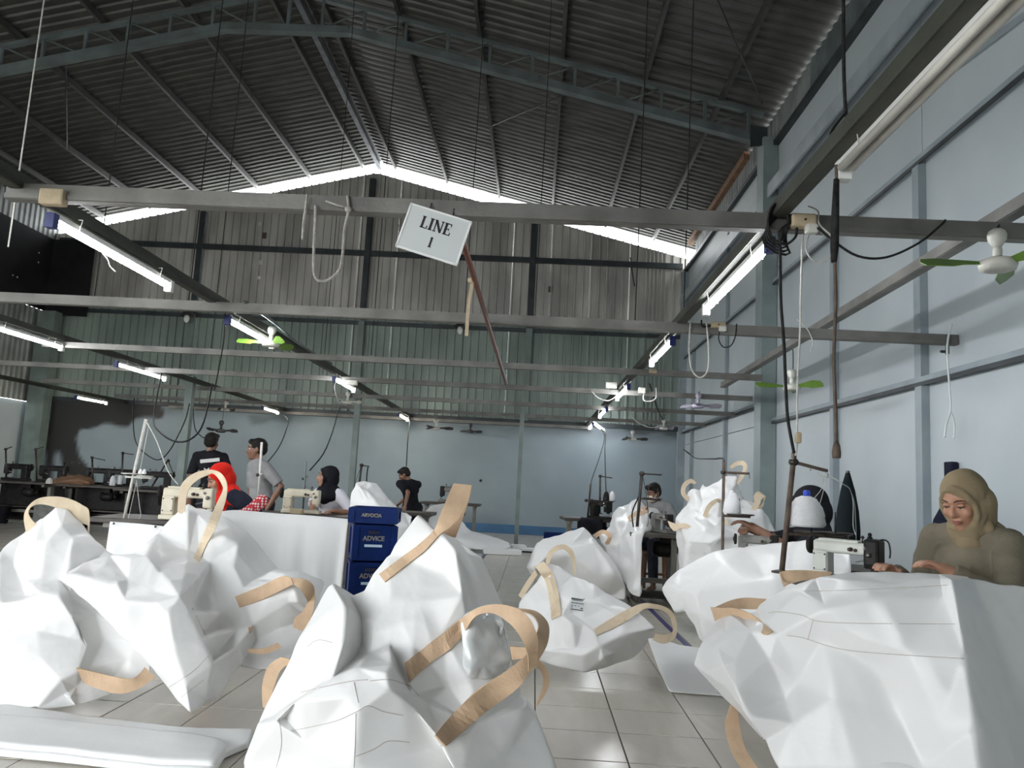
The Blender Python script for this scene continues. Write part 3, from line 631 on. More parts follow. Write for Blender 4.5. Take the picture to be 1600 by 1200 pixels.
# strings: rope loop, short rope and ribbons
rp = thing('rope_loop', 'white rope hanging as a long loop from the nearest crossbeam', 'rope', U(543, 320, 3.8))
obj('loop', MB().tube(crom([U(493, 320, 3.80), U(492, 350, 3.80), U(490, 400, 3.80), U(491, 428, 3.80), U(500, 439, 3.80), U(515, 436, 3.80), U(531, 420, 3.80), U(536, 390, 3.80), U(538, 360, 3.80), U(544, 330, 3.80), U(543, 306, 3.82)], 5), .0075, 7), 'rope', rp)
obj('knot', MB().ball(U(544, 327, 3.79), (.018, .014, .016)), 'rope', rp); obj('tail', MB().tube([U(544, 325, 3.79), U(528, 321, 3.79), U(509, 314, 3.8)], .006, 6), 'rope', rp)
cord('rope', [U(480, 304, 3.8), U(477, 330, 3.8), U(474, 350, 3.8), U(473, 374, 3.8)], .007, 'rope', 'short knotted rope left of the rope loop', 'rope')
rb = thing('white_ribbon', 'thin white ribbon looped over the second crossbeam at the right wall', 'ribbon', U(1485, 508, 6.35))
obj('loop', MB().tube(crom([U(1487, 506, 6.3), U(1480, 540, 6.3), U(1483, 600, 6.3), U(1485, 640, 6.3), U(1478, 665, 6.3), U(1476, 684, 6.3)], 5), .008, 5), 'paper', rb)
obj('tail', MB().tube(crom([U(1485, 640, 6.3), U(1491, 662, 6.3), U(1490, 686, 6.3)], 5), .007, 5), 'paper', rb)
# brown pipe resting diagonally on the beams, tan strip tied to it
bp = tag(obj('brown_pipe', MB().tube([U(708, 327, 3.95), U(745, 448, 5.4), U(791, 600, 9.05)], .019, 10), 'brown'), 'long brown pipe hanging diagonally behind the LINE sign', 'pipe')
ts = thing('tied_strip', 'tan cloth strip knotted on the brown pipe', 'ribbon', U(738, 440, 5.3))
obj('knot', MB().ball(U(738, 438, 5.25), (.035, .03, .022)), 'tan_cloth', ts)
mb = MB(); q = [U(738, 440, 5.25), U(733, 470, 5.25), U(730, 500, 5.25), U(729, 525, 5.25)]
for a, b in zip(q, q[1:]): mb.bar(a, b, .024, .005, up=(0, 1, 0))
obj('strip', mb, 'tan_cloth', ts)
# sign
sg = thing('line_sign', 'tilted white sign reading LINE 1, hung from the nearest crossbeam', 'sign', U(680, 366, 3.80))
A_, B_, D_ = U(640, 318, 3.80), U(733, 347, 3.80), U(622, 385, 3.80)
ax = (B_-A_).normalized(); ay = (A_-D_).normalized(); an = ax.cross(ay).normalized(); ay = an.cross(ax); SWd = (B_-A_).length; SH = (A_-D_).length; ctr = (B_+D_)/2
R_ = Matrix((ax, ay, an)).transposed()
obj('board', MB().box(ctr, (SWd, SH, .006), R_), 'paper', sg)
for s in (1, -1):
    obj('edge_strip', MB().box(ctr+ay*s*(SH/2), (SWd+.008, .010, .012), R_), 'white_edge', sg); obj('edge_strip', MB().box(ctr+ax*s*(SWd/2), (.010, SH, .012), R_), 'white_edge', sg)
def text(body, size, pos, R, m, parent, name, ext=.0006, bold=False, align='CENTER', sx=1):
    c = bpy.data.curves.new(name, 'FONT'); c.body = body; c.size = size; c.extrude = ext; c.align_x = align; c.align_y = 'CENTER'
    if bold: c.offset = size*.012
    o = bpy.data.objects.new(name, c); C.objects.link(o); me = bake(o); bpy.data.objects.remove(o)
    mb = MB(); mb.v = [R @ Vector((v.co.x*sx, v.co.y, v.co.z))+Vector(pos) for v in me.vertices]; mb.f = [tuple(p.vertices) for p in me.polygons]; mb.sm = [False]*len(mb.f); bpy.data.meshes.remove(me)
    return obj(name, mb, m, parent)
def serif(word, h, pos, R, parent):     # block letters with serifs, drawn as strokes: (x0, y0, x1, y1, thick)
    G = {'L': (.62, [(.15, 0, .15, 1, .20), (0, .03, .58, .03, .085), (0, .97, .30, .97, .085), (.55, .0, .57, .28, .085)]),
         'I': (.36, [(.17, 0, .17, 1, .20), (0, .03, .34, .03, .085), (0, .97, .34, .97, .085)]),
         'N': (.80, [(.12, 0, .12, 1, .09), (.12, .97, .64, .03, .20), (.66, 0, .66, 1, .09), (0, .03, .25, .03, .085), (0, .97, .2, .97, .085), (.54, .97, .78, .97, .085)]),
         'E': (.66, [(.15, 0, .15, 1, .20), (0, .03, .58, .03, .085), (0, .97, .55, .97, .085), (.14, .5, .42, .5, .085), (.57, 0, .58, .26, .085), (.54, .76, .54, 1, .085), (.42, .38, .42, .62, .05)]),
         '1': (.4, [(.2, 0, .2, 1, .20), (.05, .03, .36, .03, .085), (.06, .84, .2, .97, .08)])}
    wtot = sum(G[c][0] for c in word)+.06*(len(word)-1); x = -wtot/2*h
    for c in word:
        mb = MB()
        for (a, b, c2, d, tk) in G[c][1]:
            p = Vector((x+a*h, (b-.5)*h, 0)); q = Vector((x+c2*h, (d-.5)*h, 0)); e = (q-p).normalized(); nrm = Vector((-e.y, e.x, 0))*tk*h/2
            mb.prism([(0, 0), (1, 0), (1, 1), (0, 1)], Vector(pos)+R @ (p-nrm), R @ (q-p), R @ (nrm*2), R @ Vector((0, 0, 1)), .0015)
        obj('letter', mb, 'ink', parent); x += (G[c][0]+.06)*h
serif('LINE', .062, ctr+ay*.045+an*.003, R_, sg); serif('1', .054, ctr-ay*.045+an*.003, R_, sg)
for f in (-.18, .2):
    p = ctr+ay*SH*.48+ax*SWd*f; obj('wire_hook', MB().tube(crom([p, p+Vector((.0, .02, .04)), Vector((p.x, 3.86, ZR-.01))], 4), .003, 5), 'dark_metal', sg)

# ---- ceiling fans hung from the grid
def fan(p, R_, label, bl='fan_green', body='fan_white', z_top=None, n=3, rot=0, s=1.0):
    p = Vector(p); t = thing('hanging_fan', label, 'fan', p, group='small hanging fans')
    zt = z_top if z_top else p.z+.26*s
    obj('motor', MB().lathe([(.012, .032), (.05, .030), (.082, .018), (.088, -.004), (.08, -.028), (.045, -.036), (.03, -.028), (.0, -.028)] if s == 1 else [(.012*s, .032*s), (.082*s, .018*s), (.088*s, -.004*s), (.07*s, -.03*s), (.0, -.03*s)], p, 20), body, t)
    obj('stem', MB().lathe([(.020*s, .03*s), (.022*s, .075*s), (.018*s, .09*s)], p, 12), body, t)
    obj('bell', MB().lathe([(.018*s, .085*s), (.030*s, .105*s), (.042*s, .125*s), (.045*s, .15*s), (.036*s, .17*s), (.022*s, .18*s)], p, 16), body, t)
    obj('hook', MB().tube(crom([p+Vector((0, 0, .175*s)), p+Vector((.012, 0, .20*s)), Vector((p.x+.01, p.y, max(zt-.02, p.z+.2*s))), Vector((p.x, p.y, zt))], 4), .005*s, 6), 'dark_metal', t)
    for k in range(n):
        a = rot+2*PI*k/n; d = Vector((math.cos(a), math.sin(a), 0)); q = Vector((-math.sin(a), math.cos(a), 0))
        poly = [(.07*s, -.018*s), (.16*s, -.035*s), (R_*.75, -.058*s), (R_*.97, -.042*s), (R_, 0), (R_*.95, .038*s), (R_*.6, .045*s), (.16*s, .022*s), (.07*s, .018*s)]
        qq = (q+Vector((0, 0, -.75))).normalized()
        obj('blade', MB().prism(poly, p+Vector((0, 0, .004)), d, qq, d.cross(qq), .004), bl, t)
    return t
fan(U(1559, 413, 3.80), .36, 'near fan with green blades hanging at the right picture edge', rot=PI-.12, z_top=ZR-.06)
fan(U(1237, 605, 7.7), .36, 'white fan with green blades in front of the right wall column', rot=PI+.06, z_top=ZR+.03)
fan(U(1091, 634, 11.0), .34, 'pale violet fan hanging under the fourth crossbeam near the wall', 'fan_violet', 'fan_violet', rot=.1, z_top=ZR-.1)
fan(U(423, 537, 7.7), .34, 'white bell fan with green blades on the left rail', rot=PI+.15, z_top=ZR-.04)
fan(U(345, 673, 13.4), .30, 'black three blade fan hanging left of the standing men', 'fan_dark', 'fan_dark', rot=.05, z_top=ZR-.1)
fan(U(681, 669, 15.7), .36, 'dark fan below the farthest lamp on the left rail', 'fan_dark', 'fan_white', rot=.15, z_top=ZR-.1)
fan(U(735, 674, 18.15), .3, 'dark fan nearly hidden against the back wall centre', 'fan_dark', 'fan_dark', rot=.5, z_top=ZR-.1)
fan(U(1037, 669, 15.7), .22, 'small white fan near the right end of the sixth crossbeam', 'fan_violet', rot=.2, z_top=ZR-.1)
fan(U(988, 686, 15.75), .32, 'dark fan in front of the brown stain of the back wall', 'fan_dark', rot=0.05, z_top=ZR-.1)
fan(U(543, 628, 13.3), .24, 'white fan beside the middle green post', 'fan_white', rot=.3, z_top=ZR-.1)
fan(U(352, 640, 15.7), .2, 'tiny fan under the sixth crossbeam behind the standing men', 'fan_dark', rot=.7, z_top=ZR-.1)
# dark bell lamps with white bulbs hooked on the gable girt
for (px, py, lab) in ((292, 494, 'dark bell lamp with white bulb at left before the gable sheets'), (719, 512, 'dark bell lamp with white bulb beside the tan strip')):
    p = U(px, py, 17.95); t = thing('bell_lamp', lab, 'lamp', p, group='dark bell lamps')
    obj('shade', MB().lathe([(.04, .20), (.06, .14), (.15, .02), (.16, 0), (.145, 0), (.04, .11)], p, 18), 'fan_dark', t)
    obj('bulb', MB().ball(p+Vector((0, 0, -.06)), (.065, .065, .10)), 'white_cap', t); obj('bracket', MB().tube(crom([p+Vector((0, 0, .19)), p+Vector((0, .02, .30)), Vector((p.x, 18.25, p.z+.25)), Vector((p.x, 18.3, 4.84))], 4), .014, 6), 'black', t)
# ================================================================== WHITE BULK BAGS AND SHEETS
def bag(name, label, cat, outline, folds=(), thick=.5, m='bag', lvl=3, amp=.008, edge=.75, group=None, zmin=.006, shrink=.5, sc=5.0, soft=2):
    P = list(outline); n = len(P); E = [(i, (i+1) % n) for i in range(n)]; CR = {e: edge for e in E}; D_ = [p[2] for p in P]
    pts = [Vector((p[0], p[1])) for p in P]
    for fo in folds:
        cr = .55
        if isinstance(fo, tuple): cr, fo = fo
        base = len(pts)
        idx = []
        for p in fo:
            hit = next((i for i, q in enumerate(pts) if (q-Vector((p[0], p[1]))).length < 3), None)
            if hit is None: pts.append(Vector((p[0], p[1]))); D_.append(p[2]); hit = len(pts)-1
            idx.append(hit)
        for a, b in zip(idx, idx[1:]): E.append((a, b)); CR[(a, b)] = cr
    vo, eo, fo_, ov, oe, of = delaunay_2d_cdt(pts, E, [list(range(n))], 1, 1e-3)
    ve = []
    for v, o in zip(vo, ov):
        if o: d = D_[o[0]]
        else:
            ws = [(1/((v-q).length+1e-3)**2, dd) for q, dd in zip(pts, D_)]; d = sum(a*b for a, b in ws)/sum(a for a, _ in ws)
        p = U(v.x, v.y, d); p.z = max(p.z, zmin); ve.append(p)
    fr = [tuple(f) for f in fo_]
    # which vertices lie on the rim, in order
    ed = {}
    for f in fr:
        for a, b in zip(f, f[1:]+f[:1]): ed[(a, b)] = 1
    nxt = {a: b for (a, b) in ed if (b, a) not in ed}
    st = next(iter(nxt)); loop = [st]
    while nxt.get(loop[-1]) not in (None, st) and len(loop) < 2000: loop.append(nxt[loop[-1]])
    cx = sum((ve[i] for i in loop), Vector())/len(loop)
    r1 = []
    for i in loop:
        v = ve[i].lerp(Vector((cx.x, ve[i].y, cx.z)), 1-shrink) if shrink < 1 else ve[i].copy()
        v = v + Vector((0, thick*.75, 0)); v.z = max(zmin, v.z*.92 if v.z > .15 else v.z); ve.append(v); r1.append(len(ve)-1)
    c = Vector((cx.x, cx.y+thick, max(zmin, cx.z))); ve.append(c); ci = len(ve)-1
    fs = list(fr); L_ = len(loop)
    for k in range(L_):
        a, b = loop[k], loop[(k+1) % L_]; fs.append((b, a, r1[k], r1[(k+1) % L_])); fs.append((r1[(k+1) % L_], r1[k], ci))
    me = bpy.data.meshes.new(name); me.from_pydata([tuple(v) for v in ve], [], fs); me.validate(); me.update()
    # creases
    inv = {}
    for i, o in enumerate(ov):
        for q in o: inv[q] = i
    want = {}
    for (a, b), cr in CR.items():
        if a in inv and b in inv: want[frozenset((inv[a], inv[b]))] = cr
    at = me.attributes.new('crease_edge', 'FLOAT', 'EDGE')
    for e in me.edges: at.data[e.index].value = want.get(frozenset(e.vertices), 0)
    o = bpy.data.objects.new(name, me); C.objects.link(o)
    ss = o.modifiers.new('s', 'SUBSURF'); ss.subdivision_type = 'SIMPLE'; ss.levels = ss.render_levels = lvl
    out = bake(o); bpy.data.objects.remove(o); bpy.data.meshes.remove(me)
    bm = bmesh.new(); bm.from_mesh(out); bmesh.ops.recalc_face_normals(bm, faces=bm.faces)
    for _ in range(soft): bmesh.ops.smooth_vert(bm, verts=bm.verts, factor=.5, use_axis_x=True, use_axis_y=True, use_axis_z=True)
    bm.normal_update()
    for v in bm.verts:
        p = v.co; q = p*sc
        h = .8*(1-3*abs(noise.noise(q+Vector((3, 1, 7)))))+.25*noise.noise(q*2.7)+.5*(1-3*abs(noise.noise(Vector((q.x*1.9+q.z*.8, q.y*1.9, q.z*.6-q.x*.5)))))
        v.co = p+v.normal*amp*h; v.co.z = max(zmin*.5, v.co.z)
    bm.to_mesh(out); bm.free()
    for p in out.polygons: p.use_smooth = True
    out.attributes.remove(out.attributes['crease_edge']) if 'crease_edge' in out.attributes else None
    out.name = name; out.materials.append(M[m]); ob = bpy.data.objects.new(name, out); C.objects.link(ob); W[ob] = Matrix.Identity(4)
    tag(ob, label, cat, group); ob_bvh[ob] = BVHTree.FromPolygons([v.co for v in out.vertices], [tuple(p.vertices) for p in out.polygons])
    return ob
ob_bvh = {}
def hit(ob, px, py, off=.004):
    r = (U(px, py, 3)-EYE).normalized(); h = ob_bvh[ob].ray_cast(EYE, r)
    return None if h[0] is None else h[0]-r*off
def strap(ob, pairs, m='strap', name='strap', k=6, th=.005, label=None):
    def dep(p, d):
        if d is not None: return d
        h = hit(ob, p[0], p[1], .010); return h.y if h is not None else None
    q = []; sur = []
    for (a, b, d) in pairs:
        da, db = d if isinstance(d, tuple) else (d, d); sur.append((da is None, db is None))
        da, db = dep(a, da), dep(b, db)
        if da is None: da = db
        if db is None: db = da
        q.append([Vector(a), Vector(b), da, db])
    last = next(x[2] for x in q if x[2] is not None)
    for x in q:
        if x[2] is None: x[2] = x[3] = last
        last = x[2]
    EA = crom([(x[0].x, x[0].y, x[2]) for x in q], k); EB = crom([(x[1].x, x[1].y, x[3]) for x in q], k); A = []; B = []; MI = []
    for i, (ea, eb) in enumerate(zip(EA, EB)):
        j = min(i//k, len(q)-2); out = []; em = (ea+eb)/2
        for e, w_ in ((ea, 0), (em, 0), (eb, 1)):
            p = U(e.x, e.y, e.z)
            if sur[j][w_] and sur[j+1][w_]:
                h = hit(ob, e.x, e.y, .010); p = h if h is not None and abs(h.y-e.z) < .25 else p
            p.z = max(.008, p.z); out.append(p)
        A.append(out[0]); MI.append(out[1]); B.append(out[2])
    n = len(A); vs = []; fs = []
    for i in range(n):
        t = (A[min(i+1, n-1)]+B[min(i+1, n-1)]-A[max(i-1, 0)]-B[max(i-1, 0)]); nn = t.cross(B[i]-A[i])
        nn = nn.normalized()*th if nn.length > 1e-9 else Vector((0, th, 0))
        vs += [A[i], MI[i], B[i], B[i]+nn, MI[i]+nn, A[i]+nn]
    for i in range(n-1):
        for j in range(6): fs.append((6*i+j, 6*i+(j+1) % 6, 6*i+6+(j+1) % 6, 6*i+6+j))
    fs += [(5, 4, 3, 2, 1, 0), tuple(6*n-6+j for j in range(6))]
    mb = MB().add(vs, fs); o = obj(name, mb, m, ob)
    if label: o['label'] = label
    return o
def stitch(ob, pts, r=.0011, m='thread_line'):
    q = []
    for p in crom([(a, b, 0) for a, b in pts], 10):
        h = hit(ob, p.x, p.y, .001)
        if h is not None: q.append(h)
    if len(q) > 2: obj('stitch_line', MB().tube(q, r, 4), m, ob)
def patch(ob, quad, nx, ny, m, name, off=.003):
    a, b, c, d = [Vector(q) for q in quad]; vs = []; fs = []
    for j in range(ny+1):
        for i in range(nx+1):
            p = a.lerp(b, i/nx).lerp(d.lerp(c, i/nx), j/ny); h = hit(ob, p.x, p.y, off)
            vs.append(h if h is not None else U(p.x, p.y, 5))
    for j in range(ny):
        for i in range(nx): q = j*(nx+1)+i; fs.append((q, q+1, q+nx+2, q+nx+1))
    return obj(name, MB().add(vs, fs, True), m, ob)

# ---- big central bag
bc = bag('bulk_bag', 'big white bulk bag standing in the centre foreground with tan loops', 'bag',
    [(654,799,2.86),(682,826,2.8),(714,842,2.8),(757,874,2.82),(787,947,2.84),(799,1027,2.82),(816,1085,2.78),(841,1116,2.76),(872,1192,2.7),(893,1290,2.7),(760,1330,2.52),(620,1345,2.45),(480,1340,2.48),(352,1300,2.66),(376,1200,2.72),(400,1131,2.74),(455,1020,2.8),(517,909,2.84),(546,932,2.84),(569,920,2.84),(607,863,2.86)],
    [(.7, [(517,909,2.84),(541,950,2.64),(538,1001,2.58),(507,1066,2.58),(440,1110,2.66)]), (.4, [(478,985,2.76),(455,1085,2.68)]),
     (.5, [(546,932,2.84),(563,965,2.76),(566,1003,2.74),(553,1030,2.70)]), (.4, [(585,918,2.80),(585,975,2.70),(580,1020,2.66)]),
     (.7, [(611,935,2.72),(609,1008,2.66),(617,1036,2.60)]), (.3, [(700,905,2.74),(650,940,2.70),(690,990,2.66),(646,1010,2.64)]),
     (.65, [(400,1131,2.74),(430,1128,2.50),(462,1096,2.46),(520,1062,2.46),(560,1044,2.46),(612,1040,2.47),(640,1084,2.50),(672,1100,2.56)]),
     (.5, [(540,1092,2.42),(557,1116,2.40),(553,1200,2.38),(550,1290,2.40)]), (.5, [(604,1052,2.44),(608,1078,2.43)]),
     (.6, [(676,1092,2.60),(700,1072,2.64),(738,1072,2.62),(768,1062,2.66),(790,1052,2.74)]), (.4, [(650,1110,2.48),(690,1160,2.46),(716,1215,2.44),(720,1290,2.46)]),
     (.5, [(690,1165,2.50),(745,1134,2.58),(822,1106,2.72)]), (.4, [(790,1180,2.6),(810,1260,2.58)]), (.3, [(470,1180,2.5),(440,1260,2.5)]), (.5, [(445,1120,2.55),(478,1160,2.47),(520,1215,2.43)]),
     (.4, [(712,860,2.74),(722,930,2.68),(728,960,2.68)]), (.5, [(735,905,2.76),(758,985,2.74)])], thick=.55, lvl=4, amp=.004, soft=5)
strap(bc, [((592,897),(601,909),None),((628,870),(637,881),None),((656,849),(664,860),None),((678,828),(684,838),None),((686,808),(702,824),2.78),((694,789),(720,806),2.78),((702,770),(732,782),2.80),((709,755),(737,758),2.82)], 'strap')
strap(bc, [((709,755),(737,758),2.825),((706,773),(735,775),2.87),((700,800),(726,802),2.88),((690,838),(712,840),2.86)], 'strap')
strap(bc, [((632,1036),(639,1066),None),((668,1008),(672,1036),None),((700,983),(704,1014),None),((718,969),(722,994),None),((745,950),(742,964),2.58),((776,944),(768,958),2.55),((806,950),(791,970),2.52),((826,965),(806,985),2.50),((837,985),(818,1005),2.50),((841,1008),(825,1026),2.52),((838,1043),(826,1050),2.56)], 'strap')
strap(bc, [((680,1148),(697,1166),2.40),((707,1116),(722,1144),None),((745,1081),(764,1109),(2.56,None)),((783,1054),(806,1078),2.56),((822,1024),(826,1054),2.58),((834,1000),(843,1030),2.62),((842,978),(856,1004),2.66),((834,962),(857,975),2.72),((818,955),(838,955),2.78),((800,958),(806,950),2.82)], 'strap')
strap(bc, [((836,1036),(842,1030),2.66),((847,1052),(857,1050),2.68),((848,1072),(856,1076),2.70),((838,1100),(840,1102),2.72)], 'strap')
strap(bc, [((797,1010),(800,1031),2.72),((822,1012),(826,1028),2.70)], 'strap')
strap(bc, [((440,1026),(462,1032),2.86),((420,1040),(440,1046),2.86),((410,1070),(428,1075),2.84),((411,1105),(420,1110),2.82)], 'strap')
def onb(L_, off): return [(x, y, (hit(bc, x, y).y-off) if hit(bc, x, y) else 2.74-off) for x, y in L_]
ln = bag('plastic_liner', 'glossy clear liner', None, onb([(718,975),(730,955),(748,949),(764,958),(776,953),(789,972),(793,1000),(800,1030),(792,1046),(775,1054),(758,1064),(744,1058),(730,1060),(722,1040),(724,1010)], .012), [(.5, onb([(735,970),(730,1000),(738,1035),(734,1050)], .035)), (.5, onb([(752,968),(760,1000),(756,1040)], .02)), (.5, onb([(770,968),(778,1010),(774,1040)], .04))], thick=.05, m='liner', amp=.004, lvl=2, sc=14, soft=1)
del ln['label']; ln.parent = bc
for s in ([(470,1082),(520,1070),(552,1064),(575,1062)], [(455,1142),(520,1128),(557,1112),(575,1103),(600,1112),(630,1118)], [(556,1182),(585,1170),(607,1158),(640,1160)], [(556,1115),(555,1160),(553,1199)], [(553,1066),(560,1098)], [(578,1064),(610,1062),(640,1072)], [(480,1010),(497,1000),(520,1004)], [(640,1070),(655,1088)], [(436,1122),(440,1160),(432,1199)]):
    stitch(bc, s)
# ---- left bags
b1 = bag('bulk_bag', 'glossy white bulk bag heaped at the left edge with a pale loop on top', 'bag',
    [(-90,930,4.2),(0,857,4.3),(38,830,4.42),(66,808,4.42),(85,789,4.42),(105,795,4.42),(138,830,4.42),(165,858,4.36),(192,872,4.3),(215,920,4.1),(232,1000,4.0),(238,1048,3.95),(222,1066,3.92),(180,1084,3.9),(120,1104,3.76),(55,1110,3.68),(0,1112,3.68),(-90,1110,3.7)],
    [(.5, [(85,789,4.42),(95,822,4.26),(72,846,4.2)]), (.4, [(138,830,4.42),(112,838,4.26)]), (.6, [(20,880,4.26),(38,930,4.06)]), (.35, [(55,845,4.22),(70,865,4.16),(100,890,4.12)]),
     (.7, [(-90,948,4.0),(0,941,3.92),(38,938,3.88),(63,927,3.86),(92,930,3.84),(112,962,3.84),(136,1010,3.86),(140,1042,3.86)]), (.6, [(38,905,4.08),(66,903,4.05),(92,905,4.03),(105,895,4.0)]),
     (.5, [(-40,1020,3.84),(19,1009,3.78),(63,1025,3.76),(120,1050,3.78)]), (.5, [(0,985,3.88),(60,985,3.82)]), (.4, [(0,1060,3.72),(40,1040,3.74),(95,1062,3.74),(110,1090,3.74)]),
     (.6, [(112,930,3.96),(150,960,3.98),(163,1000,3.98),(200,1030,3.95)]), (.5, [(120,972,3.88),(128,1000,3.86)]), (.5, [(100,1085,3.76),(120,1072,3.82),(170,1070,3.9)])], thick=.3, amp=.006, lvl=4, soft=5)
strap(b1, [((41,834),(62,824),4.38),((37,812),(49,812),4.37),((40,797),(44,801),4.36),((51,784),(49,792),4.36),((67,777),(63,788),4.38),((90,776),(84,792),4.40),((110,780),(104,802),4.42),((128,789),(124,816),4.43),((139,799),(137,822),4.44),((139,834),(134,838),4.44)], 'strap_pale')
strap(b1, [((119,1044),(130,1067),None),((155,1052),(152,1076),3.80),((192,1060),(185,1084),3.80),((212,1058),(215,1077),3.82),((226,1042),(243,1058),3.86)], 'strap')
b2 = bag('bulk_bag', 'white bulk bag with a tall pale arch loop and a pointed hanging flap at left', 'bag',
    [(294,787,4.7),(306,795,4.68),(327,797,4.66),(348,806,4.64),(386,830,4.6),(407,856,4.58),(434,889,4.52),(470,892,4.5),(508,908,4.5),(494,965,4.3),(458,1022,4.12),(440,1046,4.02),(396,1046,4.02),(374,1040,4.0),(355,1070,3.9),(341,1092,3.82),(322,1098,3.76),(297,1116,3.62),(269,1084,3.72),(239,1046,3.74),(200,1007,3.76),(150,955,3.82),(98,905,3.9),(108,893,4.0),(136,876,4.1),(171,867,4.14),(205,866,4.2),(247,832,4.5),(279,797,4.66)],
    [(.6, [(171,867,4.14),(203,872,3.98),(228,870,4.0),(252,885,4.02),(290,880,4.10)]), (.7, [(110,898,3.86),(150,905,3.82),(181,911,3.82),(196,940,3.74),(241,941,3.72),(282,932,3.74),(298,958,3.72),(316,1000,3.70),(332,1036,3.70),(326,1070,3.70),(320,1092,3.72)]),
     (.5, [(262,958,3.66),(270,1010,3.62),(290,1070,3.62)]), (.5, [(200,905,3.9),(240,925,3.84),(250,895,3.92)]), (.6, [(293,800,4.5),(294,862,4.36)]), (.5, [(308,805,4.56),(312,868,4.36)]),
     (.5, [(332,829,4.44),(328,880,4.3),(300,945,4.02)]), (.5, [(386,830,4.6),(372,850,4.38),(366,886,4.24),(400,905,4.30),(434,889,4.5)]), (.6, [(407,856,4.58),(395,880,4.40)]),
     (.6, [(330,1030,3.9),(368,984,4.06),(396,976,4.10),(458,958,4.18),(466,952,4.2)]), (.5, [(458,912,4.14),(466,940,4.12)]), (.4, [(345,960,4.08),(318,985,3.92)]), (.5, [(345,1050,3.86),(372,1010,3.98),(390,985,4.06)]),
     (.4, [(380,920,4.16),(420,915,4.14),(450,940,4.14)]), (.4, [(400,1000,4.14),(440,980,4.18)]), (.5, [(380,1030,4.1),(430,1030,4.08)])], thick=.45, amp=.006, lvl=4, soft=5)
strap(b2, [((277,800),(289,806),4.52),((279,775),(291,778),4.54),((283,758),(297,761),4.56),((293,746),(310,749),4.58),((309,737),(325,742),4.60),((328,734),(332,740),4.60),((343,738),(339,745),4.58),((352,749),(346,756),4.55),((355,764),(348,766),4.52),((351,787),(339,785),4.46),((338,822),(325,816),4.34),((323,850),(313,846),None),((311,878),(303,871),None)], 'strap_pale')
strap(b2, [((367,932),(374,949),None),((407,916),(409,937),None),((438,901),(440,922),4.10),((454,903),(458,913),4.03)], 'strap')
strap(b2, [((454,903),(458,913),4.035),((474,905),(468,920),4.04),((488,912),(478,934),4.08),((492,926),(480,942),4.13),((490,952),(472,956),4.12),((482,974),(460,966),4.11),((472,986),(458,980),4.10)], 'strap')
strap(b2, [((386,1014),(388,1020),3.98),((412,1013),(414,1022),3.98),((434,1004),(440,1012),4.0)], 'strap')
strap(b2, [((388,980),(390,990),None),((396,978),(393,988),None)], 'strap')
for s in ([(300,950),(325,1000)], [(262,1075),(300,1050),(325,1025)], [(283,1090),(318,1062)]): stitch(b2, s)
# ---- label bag in the middle distance
b3 = bag('bulk_bag', 'white bulk bag with a printed label lying on the tiles right of centre', 'bag',
    [(808,941,5.2),(822,925,5.2),(838,906,5.22),(857,880,5.22),(873,885,5.22),(897,899,5.22),(920,909,5.2),(929,911,5.2),(948,925,5.18),(983,943,5.15),(1004,960,5.1),(1024,981,5.06),(1020,992,5.08),(1010,1010,5.1),(991,1029,5.06),(953,1041,5.0),(911,1052,4.9),(880,1045,4.92),(845,1035,5.0),(815,1000,5.1),(806,965,5.15)],
    [(.6, [(845,972,4.98),(860,969,4.92),(878,961,4.90),(911,976,4.90),(929,990,4.84),(938,1010,4.80),(943,1026,4.80),(936,1034,4.86)]), (.6, [(846,1016,4.92),(880,1019,4.86),(910,1026,4.82),(938,1034,4.86)]),
     (.6, [(878,968,4.90),(883,1012,4.88)]), (.5, [(895,975,4.84),(900,1015,4.84)]), (.6, [(932,988,4.86),(978,990,4.90),(1021,981,5.0)]), (.4, [(965,1020,4.92),(985,1000,4.96)]),
     (.5, [(857,895,5.12),(868,930,5.06),(874,958,5.0)]), (.4, [(900,915,5.12),(925,940,5.0),(975,968,4.98)]), (.5, [(910,970,4.94),(950,948,5.0),(985,955,5.0)]), (.4, [(910,1028,4.84),(911,1050,4.88)]), (.4, [(892,935,5.0),(895,960,4.96),(914,955,4.97)])], thick=.5, amp=.005)
strap(b3, [((836,885),(850,878),5.16),((844,896),(860,890),5.12),((852,907),(866,901),None),((858,932),(873,928),None),((862,968),(877,962),None)], 'strap_pale')
strap(b3, [((853,884),(858,882),5.16),((855,866),(863,868),5.16),((866,854),(872,860),5.18),((883,851),(882,859),5.20),((896,862),(890,868),5.22),((899,880),(894,880),5.24),((900,900),(895,896),5.26)], 'strap_pale')
strap(b3, [((928,983),(933,992),None),((952,968),(957,982),None),((978,953),(979,970),None),((1004,943),(1000,956),4.98),((1022,944),(1010,951),4.98),((1042,950),(1032,953),5.0),((1054,962),(1046,963),5.02),((1058,981),(1051,980),5.03),((1054,998),(1050,988),5.03),((1037,1006),(1038,992),5.02),((1020,1000),(1024,990),5.02)], 'strap_pale')
strap(b3, [((810,930),(816,936),5.22),((822,910),(827,918),5.22),((836,890),(840,898),5.24)], 'strap_pale')
patch(b3, ((893,933),(914,936),(911,954),(891,952)), 6, 6, 'paper', 'label_sheet')
for (y0, y1, x0, x1) in ((.05, .16, .0, .9), (.40, .46, .02, .95), (.93, 1.0, .05, .95), (.62, .68, .06, .2), (.62, .68, .3, .42), (.62, .68, .55, .62), (.76, .82, .06, .16), (.76, .84, .74, .9), (.2, .24, .1, .8), (-.04, .02, .88, .98)):
    q = lambda u, v: (893+21*u-2*v, 933+3*u+19*v)
    patch(b3, (q(x0, y0), q(x1, y0), q(x1, y1), q(x0, y1)), 3, 1, 'ink', 'label_print', .0045)
